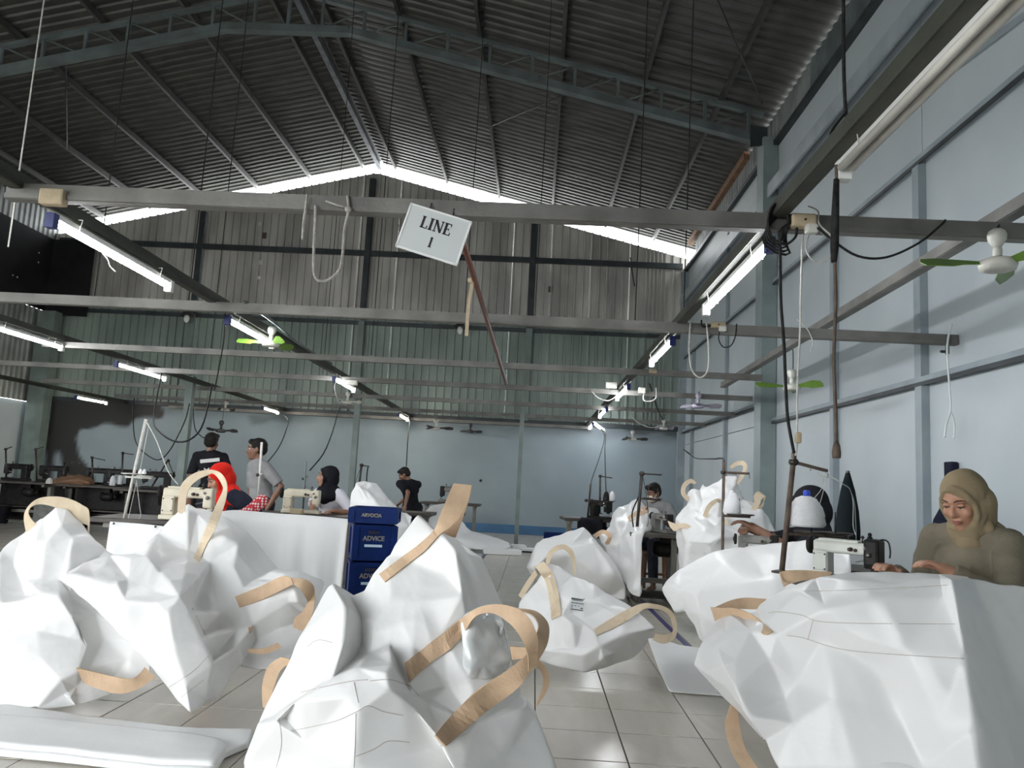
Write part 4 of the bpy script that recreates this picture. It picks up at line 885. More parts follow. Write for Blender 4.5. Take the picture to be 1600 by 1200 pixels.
# ---- bags farther back
b4 = bag('bulk_bag', 'open white bulk bag propped on its corner behind the label bag', 'bag',
    [(821,886,7.7),(836,850,7.7),(850,841,7.75),(880,832,7.8),(911,824,7.9),(925,838,7.9),(945,862,7.9),(962,882,7.8),(978,915,7.9),(978,938,7.9),(946,936,7.9),(900,938,7.9),(850,932,8.0),(836,906,7.9)],
    [(.6, [(836,890,7.5),(858,866,7.5),(890,852,7.6),(911,830,7.8)]), (.5, [(930,850,7.7),(960,895,7.6)]), (.4, [(900,870,7.55),(940,900,7.6)]), (.5, [(836,852,7.6),(872,856,7.55)])], thick=.5, amp=.010)
strap(b4, [((836,888),(840,894),None),((848,902),(853,898),None)], 'strap_pale')
b5 = bag('bulk_bag', 'crumpled white bulk bag draped over the sewing table with the masked worker', 'bag',
    [(953,820,8.6),(957,803,8.8),(968,792,8.9),(983,787,8.95),(995,778,8.95),(1010,792,9.0),(1026,794,9.0),(1036,806,8.95),(1036,829,8.7),(1006,829,7.85),(1003,870,7.8),(1001,934,7.78),(988,930,7.8),(978,915,7.9),(960,890,8.0),(946,860,8.2),(936,835,8.4)],
    [(.6, [(984,812,8.5),(1006,829,7.85)]), (.6, [(990,832,7.82),(992,880,7.8),(990,920,7.8)]), (.5, [(962,815,8.4),(970,840,8.1),(950,850,8.2)]), (.5, [(966,866,8.1),(982,872,7.9),(985,885,7.84)]), (.5, [(996,796,8.8),(988,806,8.6),(975,804,8.7)])], thick=.3, amp=.012)
strap(b5, [((980,808),(984,816),None),((996,797),(1000,806),None),((1012,790),(1014,800),None)], 'strap')
strap(b5, [((926,836),(931,842),8.3),((940,828),(941,834),8.2),((953,832),(949,838),8.15),((956,840),(948,844),8.15),((950,856),(945,848),8.2)], 'strap')
b6 = bag('bulk_bag', 'tall heap of white bulk bag with pale loops beside the right wall column', 'bag',
    [(1057,811,7.2),(1072,784,7.3),(1077,768,7.3),(1085,764,7.3),(1093,766,7.3),(1098,754,7.3),(1103,760,7.3),(1132,745,7.35),(1153,742,7.35),(1156,761,7.3),(1163,777,7.25),(1178,784,7.2),(1191,793,7.15),(1204,811,7.1),(1218,844,7.0),(1216,980,6.85),(1165,985,6.85),(1110,985,6.85),(1067,960,6.95),(1061,860,7.1),(1056,844,7.15)],
    [(.6, [(1103,762,7.2),(1098,790,7.05),(1075,806,7.0),(1060,812,7.1)]), (.6, [(1153,744,7.3),(1142,770,7.05),(1138,800,6.95)]), (.6, [(1065,828,6.95),(1095,826,6.8),(1120,812,6.85),(1127,780,6.95)]), (.6, [(1098,832,6.75),(1122,818,6.8),(1126,838,6.7),(1110,848,6.7)]),
     (.5, [(1078,846,6.8),(1110,852,6.72),(1150,840,6.75),(1165,860,6.75)]), (.5, [(1070,870,6.85),(1100,862,6.8),(1115,885,6.8)]), (.5, [(1170,800,6.95),(1160,830,6.85)]), (.5, [(1190,800,7.0),(1196,850,6.9)]), (.4, [(1087,775,7.15),(1092,800,7.0)])], thick=.55, amp=.016)
strap(b6, [((1088,754),(1085,757),7.22),((1079,748),(1079,755),7.22),((1067,756),(1072,761),7.2),((1064,771),(1071,771),7.18),((1073,783),(1078,777),7.2)], 'strap_pale')
strap(b6, [((1140,729),(1143,733),7.3),((1149,722),(1151,728),7.3),((1161,720),(1159,727),7.28),((1168,729),(1161,733),7.25),((1162,745),(1155,745),7.22),((1150,762),(1147,764),7.2)], 'strap_pale')
strap(b6, [((1168,802),(1172,806),7.0),((1178,788),(1186,790),7.0),((1178,774),(1190,780),7.0),((1187,768),(1197,776),7.02),((1193,790),(1190,788),7.06),((1172,806),(1171,802),7.08)], 'strap_pale')
strap(b6, [((1098,806),(1104,810),6.85),((1106,788),(1111,794),6.82),((1120,779),(1121,785),6.82),((1128,782),(1124,786),6.84)], 'strap_pale')
strap(b6, [((1043,814),(1046,822),7.0),((1056,818),(1054,830),6.95),((1072,818),(1066,825),6.9),((1085,826),(1082,830),6.88),((1098,829),(1096,832),6.86)], 'strap_pale')
strap(b6, [((1130,812),(1137,810),6.85),((1132,830),(1138,830),6.82)], 'strap_pale')
b7 = bag('bulk_bag', 'smooth white bulk bag lying across the middle sewing table at right', 'bag',
    [(1032,922,5.0),(1041,906,5.05),(1064,886,5.1),(1113,860,5.1),(1163,853,5.1),(1220,846,5.0),(1246,843,4.9),(1295,838,4.8),(1330,842,4.7),(1336,900,4.5),(1290,925,4.4),(1210,960,4.4),(1165,985,4.45),(1110,1012,4.6),(1094,1001,4.65),(1084,978,4.7),(1071,956,4.75),(1053,960,4.85)],
    [(.5, [(1052,912,4.85),(1062,920,4.75),(1100,918,4.62),(1150,915,4.55),(1200,905,4.5)]), (.6, [(1060,922,4.78),(1078,955,4.68)]), (.6, [(1088,930,4.62),(1094,960,4.58),(1100,995,4.58)]), (.4, [(1130,880,4.8),(1160,900,4.6)]), (.4, [(1215,870,4.7),(1235,900,4.5)])], thick=.5, amp=.004, soft=3)
# ---- big bag at right
b8 = bag('bulk_bag', 'huge white bulk bag at the right foreground with stitched lines and a shaded side', 'bag',
    [(1083,1037,3.3),(1092,1008,3.34),(1114,976,3.36),(1132,961,3.38),(1154,961,3.38),(1180,954,3.38),(1187,943,3.36),(1223,921,3.3),(1274,902,3.22),(1328,894,3.2),(1382,892,3.16),(1430,894,3.12),(1466,896,3.1),(1517,900,3.06),(1564,910,3.1),(1620,916,3.16),(1700,930,3.24),(1715,1260,3.05),(1640,1300,2.86),(1545,1345,2.62),(1430,1330,2.66),(1320,1310,2.74),(1246,1285,2.82),(1212,1200,2.96),(1194,1157,3.02),(1158,1117,3.1),(1121,1081,3.18),(1096,1053,3.24)],
    [(.85, [(1466,896,3.1),(1486,906,2.86),(1492,930,2.84),(1508,1027,2.76),(1524,1139,2.68),(1534,1230,2.62),(1545,1345,2.62)]), (.4, [(1545,960,2.98),(1580,1050,2.94)]),
     (.35, [(1250,925,3.1),(1292,950,2.98),(1330,988,2.94),(1365,1040,2.92),(1400,1110,2.88),(1445,1200,2.80)]), (.3, [(1380,935,2.92),(1420,1020,2.84),(1470,1130,2.76)]),
     (.6, [(1143,962,3.3),(1172,985,3.14),(1201,1030,3.08),(1228,1090,3.10),(1246,1068,3.05),(1232,1020,3.06),(1214,992,3.08),(1196,972,3.16)]),
     (.6, [(1121,1012,3.18),(1130,1040,3.08),(1150,1075,3.02)]), (.6, [(1100,1050,3.2),(1130,1070,3.1),(1170,1120,3.0),(1195,1160,2.98)]), (.5, [(1135,990,3.2),(1150,1030,3.08)]),
     (.4, [(1285,1000,3.0),(1300,1090,2.93),(1350,1200,2.84)]), (.4, [(1470,905,2.98),(1475,935,2.9)]), (.3, [(1310,905,3.1),(1390,912,3.0),(1450,905,2.98)]), (.4, [(1240,1130,2.97),(1290,1200,2.89)])], thick=.22, amp=.003, lvl=4, soft=6)
strap(b8, [((1219,894),(1229,914),3.40),((1236,891),(1250,908),3.40),((1262,891),(1270,905),3.42),((1300,894),(1296,902),3.44)], 'strap')
strap(b8, [((1224,916),(1231,912),3.34),((1219,894),(1224,905),3.395)], 'strap')
strap(b8, [((1116,949),(1128,958),3.42),((1142,938),(1150,952),3.46),((1165,934),(1172,952),3.48),((1198,936),(1188,952),3.48)], 'strap')
strap(b8, [((1110,949),(1117,971),3.36),((1128,950),(1132,964),3.34),((1143,950),(1148,962),3.33),((1160,954),(1164,968),3.30),((1180,964),(1180,980),3.24),((1196,977),(1190,989),None),((1207,987),(1199,991),None)], 'strap')
strap(b8, [((1141,1101),(1152,1111),3.14),((1133,1132),(1156,1139),3.10),((1140,1168),(1164,1170),3.04),((1158,1200),(1182,1198),2.98),((1185,1235),(1206,1225),2.93)], 'strap')
for s in ([(1252,923),(1300,923),(1400,919),(1483,914)], [(1201,958),(1216,956),(1252,961),(1281,971),(1350,974),(1492,975)], [(1230,993),(1256,997),(1290,1008),(1332,1017),(1420,1024),(1506,1029)], [(1270,970),(1262,1000)]): stitch(b8, s)

# ---- white sheets
def cloth_on_floor(name, label, poly, th=.02, group=None):
    o = bag(name, label, 'sheet', [(x, y, UF(x, y).y) for x, y in poly], thick=.02, m='cloth', amp=.003, shrink=.98, lvl=2)
    return o
def slab(name, label, poly, h, m='cloth', lvl=2, amp=.004):       # folded sheet lying on the floor, built from its floor outline
    P = [UF(x, y) for x, y in poly]; c = sum(P, Vector())/len(P); bm = bmesh.new()
    lo = [bm.verts.new((p.x, p.y, .004)) for p in P]; hi = [bm.verts.new((p.x, p.y, h)) for p in P]; ce_ = bm.verts.new((c.x, c.y, h*1.05)); cl_ = bm.verts.new((c.x, c.y, .004))
    n = len(P)
    for i in range(n):
        j = (i+1) % n; bm.faces.new((lo[i], lo[j], hi[j], hi[i])); bm.faces.new((hi[i], hi[j], ce_)); bm.faces.new((lo[j], lo[i], cl_))
    bmesh.ops.recalc_face_normals(bm, faces=bm.faces); cr = bm.edges.layers.float.new('crease_edge')
    for e in bm.edges: e[cr] = .8 if not (ce_ in e.verts or cl_ in e.verts) else 0
    me = bpy.data.meshes.new(name); bm.to_mesh(me); bm.free(); o = bpy.data.objects.new(name, me); C.objects.link(o)
    s = o.modifiers.new('s', 'SUBSURF'); s.levels = s.render_levels = lvl+1; out = bake(o); bpy.data.objects.remove(o)
    for v in out.vertices:
        if v.co.z > .008: v.co.z = max(.006, v.co.z+amp*(noise.noise(v.co*6)+.5*noise.noise(v.co*14)))
    for p in out.polygons: p.use_smooth = True
    out.materials.append(M[m]); o = bpy.data.objects.new(name, out); C.objects.link(o); W[o] = Matrix.Identity(4); return tag(o, label, 'sheet')
fs_ = slab('folded_sheet', 'thick folded white sheet lying on the tiles at the bottom left', [(-70,1095),(0,1110),(60,1120),(150,1132),(300,1150),(395,1152),(388,1172),(350,1188),(335,1215),(250,1212),(100,1195),(-70,1178)], .035)
lay = slab('folded_layer', 'x', [(-70,1128),(60,1140),(150,1150),(300,1166),(346,1174),(352,1184),(335,1212),(250,1209),(100,1192),(-70,1175)], .055)
del lay['label']; del lay['category']; lay.parent = fs_
slab('folded_sheet', 'flat white sheet lying on the tiles beside the huge right bag', [(1012,1000),(1030,1000),(1060,1010),(1095,1015),(1130,1060),(1135,1090),(1100,1087),(1046,1083),(1030,1050)], .014)
def drop(name, label, cat, top, bot_, m='cloth', nx=14, nz=8, amp=.02, ry=0):   # sheet hanging from a table edge: two rows of real points
    vs = []; fs = []; back = []
    T_ = crom(top, nx); B_2 = crom(bot_, nx); n = min(len(T_), len(B_2))
    for j in range(nz+1):
        for i in range(n):
            p = T_[i].lerp(B_2[i], j/nz); f = j/nz
            p = p+Vector((0, -amp*f*(.6+math.sin(i*.55)*.5+.5*noise.noise(Vector((i*.3, j*.2, 2)))), 0)); vs.append(p)
    for v in vs[:]: back.append(v+Vector((0, .006, 0)))
    N_ = len(vs)
    for j in range(nz):
        for i in range(n-1):
            a = j*n+i; fs.append((a, a+n, a+n+1, a+1)); fs.append((N_+a, N_+a+1, N_+a+n+1, N_+a+n))
    for i in range(n-1): fs.append((i, i+1, N_+i+1, N_+i)); a = nz*n+i; fs.append((a, N_+a, N_+a+1, a+1))
    for j in range(nz): a = j*n; fs.append((a, N_+a, N_+a+n, a+n)); a = j*n+n-1; fs.append((a, a+n, N_+a+n, N_+a))
    return tag(obj(name, MB().add(vs+back, fs, True), m), label, cat)
sA = [U(172, 815, 5.78), U(225, 819, 5.82), U(280, 825, 5.86), U(325, 829, 5.9)]
d1 = drop('hanging_sheet', 'white sheet pinned along the front of the left sewing table', 'sheet', sA, [Vector((p.x, p.y-.02, .03)) for p in sA], amp=.05)
for px, py, d in ((178, 818, 5.76), (243, 823, 5.82)): obj('eyelet', MB().lathe([(.004, 0), (.009, 0), (.009, .003), (.004, .004)], U(px, py, d), 10, (0, -1, 0)), 'dark_metal', d1)
sB = [U(300, 802, 6.42), U(338, 800, 6.45), U(370, 797, 6.5), U(430, 802, 6.6), U(490, 806, 6.68), U(544, 811, 6.75)]
d2 = drop('hanging_sheet', 'wide plain white sheet hanging from the table left of the blue crates', 'sheet', sB, [Vector((p.x, p.y-.03, .03)) for p in sB], amp=.04)
v1 = bag('white_fabric', 'white fabric heaped behind the blue crates', 'fabric',
    [(546,785,8.0),(548,774,8.0),(555,754,8.05),(565,752,8.1),(574,753,8.1),(589,754,8.1),(597,768,8.1),(607,780,8.05),(618,788,8.0),(628,800,8.0),(645,807,7.9),(640,825,7.8),(612,860,7.7),(590,920,7.6),(560,930,7.6),(546,860,7.8)],
    [(.5, [(572,768,7.9),(582,780,7.8),(605,786,7.85)]), (.5, [(560,760,7.9),(575,782,7.8),(590,790,7.75),(560,800,7.75)]), (.5, [(620,800,7.8),(600,830,7.65)])], thick=.4, m='cloth', amp=.012)
v2 = bag('white_fabric', 'low white fabric slope spread on the far floor behind the central bag', 'fabric',
    [(655,806,13.2),(671,789,13.6),(694,784,13.7),(706,792,13.7),(722,814,13.6),(735,831,13.6),(769,840,13.6),(801,849,13.4),(800,861,12.9),(737,859,13.0),(700,866,12.8),(660,860,12.8)],
    [(.4, [(690,800,13.2),(715,840,13.1),(760,852,13.1)]), (.4, [(672,810,13.0),(690,850,12.9)])], thick=.5, m='cloth', amp=.015, lvl=2)
rr2 = random.Random(5)
for k, (px, py, w_, h_, lab) in enumerate(((776, 838, .28, .10, 'small white carton on the far floor, left of the thin post'), (789, 842, .22, .09, 'second small white carton on the far floor by the thin post'), (810, 848, .26, .10, 'white scrap bundle just right of the thin post foot'), (828, 851, .36, .05, 'flat white scrap on the far floor near the blue crate'), (785, 855, .62, .09, 'long white packet on the far floor in front of the cartons'))):
    p = U(px, py, 13.9 if k < 4 else 13.0); z = h_/2
    t = tag(obj('carton', MB().box((p.x, p.y, z+.002), (w_, .26, h_), Matrix.Rotation(rr2.uniform(-.3, .3), 3, 'Z'), bev=.012), 'cloth'), lab, 'box')
tag(obj('dark_strip', MB().box(tuple(U(778, 849, 13.4).to_2d())+(.012,), (.24, .06, .02), bev=.006), 'black'), 'dark strip of scrap on the far floor before the cartons', 'scrap')
tag(obj('dark_strip', MB().box(tuple(U(826, 856, 13.6).to_2d())+(.012,), (.28, .07, .02), bev=.006), 'black'), 'dark strip of scrap on the far floor right of the thin post', 'scrap')
for a, b, lab in (((968, 905), (1078, 1013), 'navy tape line on the tiles beside the label bag'), ((768, 852), (752, 874), 'short dark tape line on the far tiles behind the central bag')):
    p, q = UF(*a), UF(*b); tag(obj('floor_tape', MB().bar((p.x, p.y, .002), (q.x, q.y, .002), .05, .002), 'tape'), lab, 'tape')
# ================================================================== TABLES, SEWING MACHINES, THREAD STANDS, CRATES
def table(c, L, D_, rz, label, h=.75, top='table_top', pillar=False, motor=True, leg='table_leg'):
    t = thing('sewing_table', label, 'table', (c[0], c[1], 0), rz)
    lo = dict(local=True)
    obj('tabletop', MB().box((0, 0, h-.02), (L, D_, .04), bev=.008), top, t, **lo)
    for s in (-1, 1):
        x = s*(L/2-.10)
        obj('leg', MB().box((x, 0, h/2-.02), (.06, .10 if not pillar else .22, h-.06)).box((x, 0, .03), (.06, D_*.9, .05), bev=.01).box((x, 0, h-.06), (.05, D_*.7, .04)), leg, t, **lo)
    obj('stretcher', MB().box((0, .08, .22), (L-.22, .05, .05)), leg, t, **lo)
    obj('treadle', MB().box((0, -.05, .09), (.34, .24, .02), Matrix.Rotation(.15, 3, 'X'), bev=.006), 'dark_metal', t, **lo)
    if motor:
        mo = obj('motor', MB().lathe([(.03, -.12), (.07, -.11), (.085, -.05), (.085, .06), (.06, .1), (.02, .12)], (.12, .02, h-.19), 14, (1, 0, 0)).box((.12, .02, h-.09), (.10, .10, .10)), 'machine_dark', t, **lo)
        obj('pulley', MB().lathe([(.02, 0), (.045, .002), (.035, .012), (.045, .022), (.02, .024)], (.25, .02, h-.19), 14, (1, 0, 0)), 'dark_metal', mo, **lo)
        obj('belt', MB().tube([(.262, -.02, h-.19), (.262, -.03, h-.02)], .006, 6).tube([(.262, .06, h-.19), (.262, .05, h-.02)], .006, 6), 'black', t, **lo)
    return t
def machine(c, rz, label, body='cream', head=None, s=1.0, post=False, z=.75):
    head = head or body; t = thing('sewing_machine', label, 'machine', (c[0], c[1], z), rz); lo = dict(local=True)
    def sc(mb):
        for v in mb.v: v *= s
        return mb
    obj('bed', sc(MB().box((0, 0, .022), (.50, .18, .044), bev=.008).box((.17, -.03, .047), (.10, .12, .006))), body, t, **lo)
    col = obj('column', sc(MB().box((-.18, 0, .135), (.12, .13, .19), bev=.015).box((-.18, -.068, .14), (.10, .01, .13), bev=.004)), body, t, **lo)
    sc2 = MB()
    for dx in (-.04, .04):
        for dz in (-.055, .055): sc2.lathe([(.006, 0), (.006, .004), (.003, .006)], (-.18+dx, -.073, .14+dz), 8, (0, -1, 0))
    obj('plate_screws', sc(sc2), 'dark_metal', col, **lo)
    obj('arm', sc(MB().box((-.03, 0, .255), (.42, .12, .09), bev=.02).box((-.05, 0, .305), (.30, .10, .02), bev=.006)), body, t, **lo)
    hd = obj('head', sc(MB().box((.185, 0, .215), (.09, .13, .19), bev=.016).box((.20, -.005, .125), (.04, .05, .05))), head, t, **lo)
    obj('tension_dial', sc(MB().lathe([(.02, 0), (.02, .008), (.012, .012), (.018, .02), (.006, .035)], (.185, -.065, .22), 12, (0, -1, 0)).lathe([(.014, 0), (.014, .01), (.005, .022)], (.155, -.065, .265), 10, (0, -1, 0))), 'chrome', hd, **lo)
    obj('needle_bar', sc(MB().tube([(.20, -.01, .14), (.20, -.01, .06)], .006, 8).box((.20, -.012, .056), (.025, .05, .006)).tube([(.215, .01, .16), (.215, .01, .06)], .005, 8)), 'chrome', t, **lo)
    obj('handwheel', sc(MB().lathe([(.0, -.02), (.05, -.02), (.066, -.012), (.07, 0), (.066, .014), (.03, .02), (.02, .03)], (-.275, 0, .255), 22, (-1, 0, 0))), 'machine_dark', t, **lo)
    obj('thread_guide', sc(MB().tube([(.02, -.03, .3), (.02, -.03, .345), (.05, -.03, .35)], .004, 6)), 'dark_metal', t, **lo)
    obj('spool_pin', sc(MB().tube([(.12, -.02, .3), (.12, -.02, .34)], .006, 6).lathe([(.012, 0), (.016, .006), (.006, .02)], (.12, -.02, .335), 10)), 'dark_metal', t, **lo)
    obj('tension_post', sc(MB().lathe([(.016, 0), (.016, .012), (.008, .014), (.008, .03), (.014, .034), (.004, .04)], (.05, -.06, .25), 12, (0, -1, 0)).lathe([(.013, 0), (.013, .012), (.005, .03)], (.085, -.06, .245), 12, (0, -1, 0))), 'rust', t, **lo)
    obj('lifter', sc(MB().tube([(.13, .06, .2), (.10, .085, .17), (.03, .09, .15)], .005, 6)), 'chrome', t, **lo)
    if post:
        obj('oil_cap', sc(MB().lathe([(.012, .30), (.012, .33), (.02, .335), (.02, .345), (.012, .35), (.016, .37), (.005, .38)], (.165, 0, 0), 12)), 'machine_dark', t, **lo)
        obj('top_cover', sc(MB().box((.195, 0, .235), (.11, .15, .20), bev=.02)), 'machine_dark', t, **lo)
        obj('air_hose', sc(MB().tube(crom([(.23, 0, .30), (.25, -.01, .335), (.30, -.02, .325), (.315, -.02, .26), (.31, -.02, .21)], 5), .006, 6)), 'black', t, **lo)
    return t
def cone(mb_, c, r=.045, h=.13):
    return mb_.lathe([(r, 0), (r*1.05, h*.12), (r*.95, h*.55), (r*.6, h*.92), (r*.3, h), (r*.25, h*1.06)], c, 18)
def stand(base, top, label, arm=None, tray=None, r=.012, m='rust', cones=(), tail=None, group=None):
    base = Vector(base); top = Vector(top); t = thing('thread_stand', label, 'thread stand', base, group=group)
    obj('pole', MB().tube([base, top], r, 10), m, t)
    obj('foot', MB().lathe([(.0, 0), (.05, 0), (.05, .008), (.02, .015)], base, 14), 'dark_metal', t)
    if arm:
        a, b = Vector(arm[0]), Vector(arm[1]); ar = obj('guide_arm', MB().bar(a, b, .022, .016, bev=.004), m, t)
        obj('eyelets', MB().tube([b+Vector((0, 0, -.012)), b+Vector((0, -.006, -.026)), b+Vector((0, 0, -.035))], .003, 6).tube([a.lerp(b, .5), a.lerp(b, .5)+Vector((0, 0, -.022))], .003, 6), 'chrome', ar)
        obj('clamp', MB().ball(a, (r*1.9, r*1.9, r*1.6)), 'dark_metal', t)
    if tray:
        a, b, rad = tray; a = Vector(a); b = Vector(b); obj('tray_arm', MB().bar(a, b, .02, .014), m, t)
        for c in ((a.lerp(b, .42), a.lerp(b, .85)) if (a-b).length > .2 else (a.lerp(b, .6),)):
            obj('spool_disc', MB().lathe([(0, .004), (rad*.5, .002), (rad, .012), (rad, .018), (rad*.5, .010), (.006, .012)], c, 20), 'dark_metal', t)
            obj('spool_pin', MB().tube([c, c+Vector((0, 0, .12))], .004, 6), 'dark_metal', t)
    if tail: obj('guide_wires', MB().tube(crom(tail, 5), .003, 5), 'black', t)
    return t

# --- woman's station at right
table((1.63, 3.82), .70, .55, 0, 'sewing table under the huge bag where the woman in olive works', h=.80)
machine((1.47, 3.72), -.75, 'off white sewing machine with black head cover in front of the woman in olive', 'cream2', 'machine_dark', .62, post=True, z=.802)
d = 4.0
sb = U(1221, 925, d); sb.z = .802
stand(sb, U(1241, 707, d), 'tall rusty thread stand holding a white yarn heap', arm=(U(1240, 722, d), U(1293, 736, d)), tray=(U(1231, 834, d), U(1318, 838, d+.05), .085), r=.0135)
for a, b, lab in (((1250, 824), (.075, .15), 'big white yarn cone with a blue cap on the tall thread stand'),):
    p = U(1259, 823, d+.03); t = thing('yarn_cone', lab, 'yarn', p)
    obj('yarn', MB().lathe([(.085, 0), (.098, .015), (.090, .05), (.093, .06), (.080, .10), (.066, .12), (.05, .143), (.022, .155)], p, 22), 'yarn', t)
    obj('core_cap', MB().lathe([(.016, .15), (.018, .165), (.018, .178), (.010, .184)], p+Vector((.004, 0, 0)), 14), 'blue_plastic', t)
tag(obj('yarn_thread', MB().tube(crom([U(1276, 737, d), U(1284, 744, d), U(1300, 746, d), U(1318, 757, d), U(1328, 765, 4.4), U(1333, 785, 4.5), U(1333, 820, 4.4), U(1337, 836, 4.2)], 6), .002, 4), 'white_cable'), 'thin thread running from the stand arm over the dark cloth cone', 'thread')
tag(obj('yarn_thread', MB().tube(crom([U(1260, 790, d), U(1283, 765, d), U(1286, 742, d)], 6), .0016, 4).tube(crom([U(1277, 800, d), U(1287, 765, d), U(1290, 738, d)], 6), .0016, 4), 'white_cable'), 'fine threads rising from the yarn cone to the stand arm', 'thread')
t = thing('draped_cloth', 'pointed dark green cloth standing behind the yarn cone', 'cloth', (U(1325, 830, 4.7).x, 4.7, .0))
p = U(1325, 842, 4.7); mb = MB()
mb.lathe([(.06, -.06), (.062, .05), (.054, .16), (.034, .28), (.016, .35), (.007, .385), (0, .39)], p, 22); wrinkle(mb, .008, 9, (1, 1, .15)); obj('cloth', mb, 'green_black', t)
obj('stand_post', MB().tube([(p.x, 4.7, 0), (p.x, 4.7, p.z+.4)], .012, 8), 'dark_metal', t)
obj('edge_piping', MB().tube(crom([p+Vector((-.005, -.03, .30)), p+Vector((.018, -.045, .22)), p+Vector((.02, -.062, .10)), p+Vector((.022, -.066, -.03))], 5), .0035, 5), 'steel', t)
for (px, py, w_, h_, lab, q) in ((1486, 735, .05, .06, 'small dark switch box on the wall above the woman in olive', 0),):
    pp = U(px, py, 6.1); kx = XW-.05; y = pp.y*kx/pp.x; t = tag(obj('wall_box', MB().box((kx, y, 1.18+(pp.z-1.18)*kx/pp.x), (.06, .12, .14), bev=.01), 'navy'), lab, 'switch')
pp = U(1477, 812, 5.7); kx = XW-.16; t = thing('hanging_cloth', 'dark blue cloth hanging on the wall behind the chin of the woman in olive', 'cloth', (kx, 5.75*kx/2.97, 1.0)); y = U(1477, 812, 5.7).y*kx/U(1477, 812, 5.7).x
z0 = 1.18+(U(1477, 812, 5.7).z-1.18)*kx/U(1477, 812, 5.7).x
obj('cloth', wrinkle(MB().lathe([(.02, .14), (.05, .08), (.09, 0), (.11, -.1), (.10, -.2), (.04, -.22)], (kx, y, z0), 14), .015, 9), 'navy', t); obj('peg', MB().tube([(XW, y, z0+.14), (kx, y, z0+.14)], .01, 6), 'dark_metal', t)

# --- middle station at right
table((1.85, 5.2), 1.1, .5, 0, 'sewing table hidden beneath the smooth bag lying across it')
machine((1.50, 5.28), -.25, 'worn grey sewing machine with black head beyond the smooth bag', 'machine_grey', 'machine_dark', .52, post=True, z=.752)
d = 5.3
stand(U(1127, 985, d), U(1131, 721, d), 'thin rusty thread stand with one white cone in front of the bag heap', arm=(U(1130, 738, d), U(1171, 740, d)), tray=(U(1129, 806, d), U(1172, 808, d), .10), r=.010)
p = U(1143, 804, d); t = thing('yarn_cone', 'single white yarn cone on the thin rusty stand', 'yarn', p); obj('yarn', MB().lathe([(.055, 0), (.062, .02), (.055, .08), (.035, .14), (.015, .15)], p, 20), 'yarn', t); obj('core_cap', MB().lathe([(.012, .148), (.012, .16)], p, 10), 'white_edge', t)
# --- masked worker's station
tb5 = table((1.29, 8.45), .62, 1.15, 0, 'dark sewing table with thick grey leg in front of the masked worker', pillar=True)
obj('opening_shade', MB().box((1.09, 8.45, .38), (.02, .9, .68)), 'table_top', tb5)  # dark board standing in for the shaded opening beside the leg
machine((1.33, 8.12), -1.1, 'black and grey sewing machine on the dark table of the masked worker', 'machine_grey', 'machine_dark', .62, z=.752)
tag(obj('thread_spool', MB().lathe([(.03, 0), (.03, .075), (.012, .08)], U(1050, 829, 8.05), 12), 'cardboard'), 'small orange brown spool at the corner of the dark sewing table', 'spool')
d = 8.05
stand(U(995, 829, d), U(1003, 737, d), 'black wire thread stand beside the masked worker', arm=(U(1003, 740, d), U(1034, 742, d)), tray=(U(999, 779, d), U(1032, 782, d), .05), r=.016, m='dark_metal', tail=[U(1003, 738, d), U(1010, 775, d), U(1013, 815, d), U(1008, 825, d)])
tag(obj('cable', MB().tube(crom([U(1003, 738, d), U(1000, 770, d), U(988, 800, d), U(990, 825, d)], 5), .008, 6), 'black'), 'black hose curving down the wire thread stand', 'cable')
# --- far machine station at centre right
table((.85, 10.9), .9, .5, .1, 'far dark sewing table behind the open bag', leg='table_leg')
machine((.93, 10.76), -1.0, 'far black sewing machine beside the open bag', 'machine_dark', 'machine_dark', .8, z=.752)
tag(obj('machine_cover', MB().box(U(922, 822, 10.75), (.34, .3, .22), bev=.05), 'black_cloth'), 'black cloth cover on the far table at centre right', 'cover')
d = 11.0
stand(U(937, 803, d), U(938, 742, d), 'far thread stand with a black and a white cone', arm=(U(938, 744, d), U(957, 747, d)), tray=(U(936, 784, d), U(959, 784, d), .06), r=.014, m='dark_metal')
for px, mt, lab in ((947, 'machine_dark', 'black yarn cone on the far thread stand'), (956, 'yarn', 'white yarn cone on the far thread stand')):
    p = U(px, 783, d-.06); tag(obj('yarn_cone', cone(MB(), p, .045, .13), mt), lab, 'yarn')
stand(U(918, 812, 10.9), U(923, 757, 10.9), 'bare black thread stand left of the far machine', arm=(U(916, 782, 10.9), U(924, 783, 10.9)), r=.014, m='dark_metal')
# --- left stations
table((-2.98, 6.30), .95, .6, .12, 'left sewing table behind the pinned white sheet')
machine((-2.72, 6.12), .12, 'near cream sewing machine framed by the tall pale arch loop', 'cream', 'cream', .82, z=.755)
d = 6.0
stand(U(191, 824, d), U(228, 655, d), 'pale leaning pole with spool plates beside the near cream machine', r=.012, m='white_cable')
q = U(206, 745, d); t = thing('spool_plates', 'pale twin spool plates clamped to the leaning pole', 'spool holder', q)
obj('plate', MB().lathe([(0, 0), (.07, 0), (.075, .008), (0, .01)], U(205, 741, d), 16).lathe([(0, 0), (.06, 0), (.065, .008), (0, .01)], U(226, 745, d), 16), 'white_cable', t)
obj('crossbar', MB().bar(U(196, 745, d), U(237, 747, d), .02, .014), 'white_cable', t)
for px in (219, 225): obj('peg', MB().lathe([(.012, 0), (.018, .01), (.010, .03), (.006, .04)], U(px, 741, d-.03), 10), 'white_plastic' if 'white_plastic' in M else 'white_cap', t)
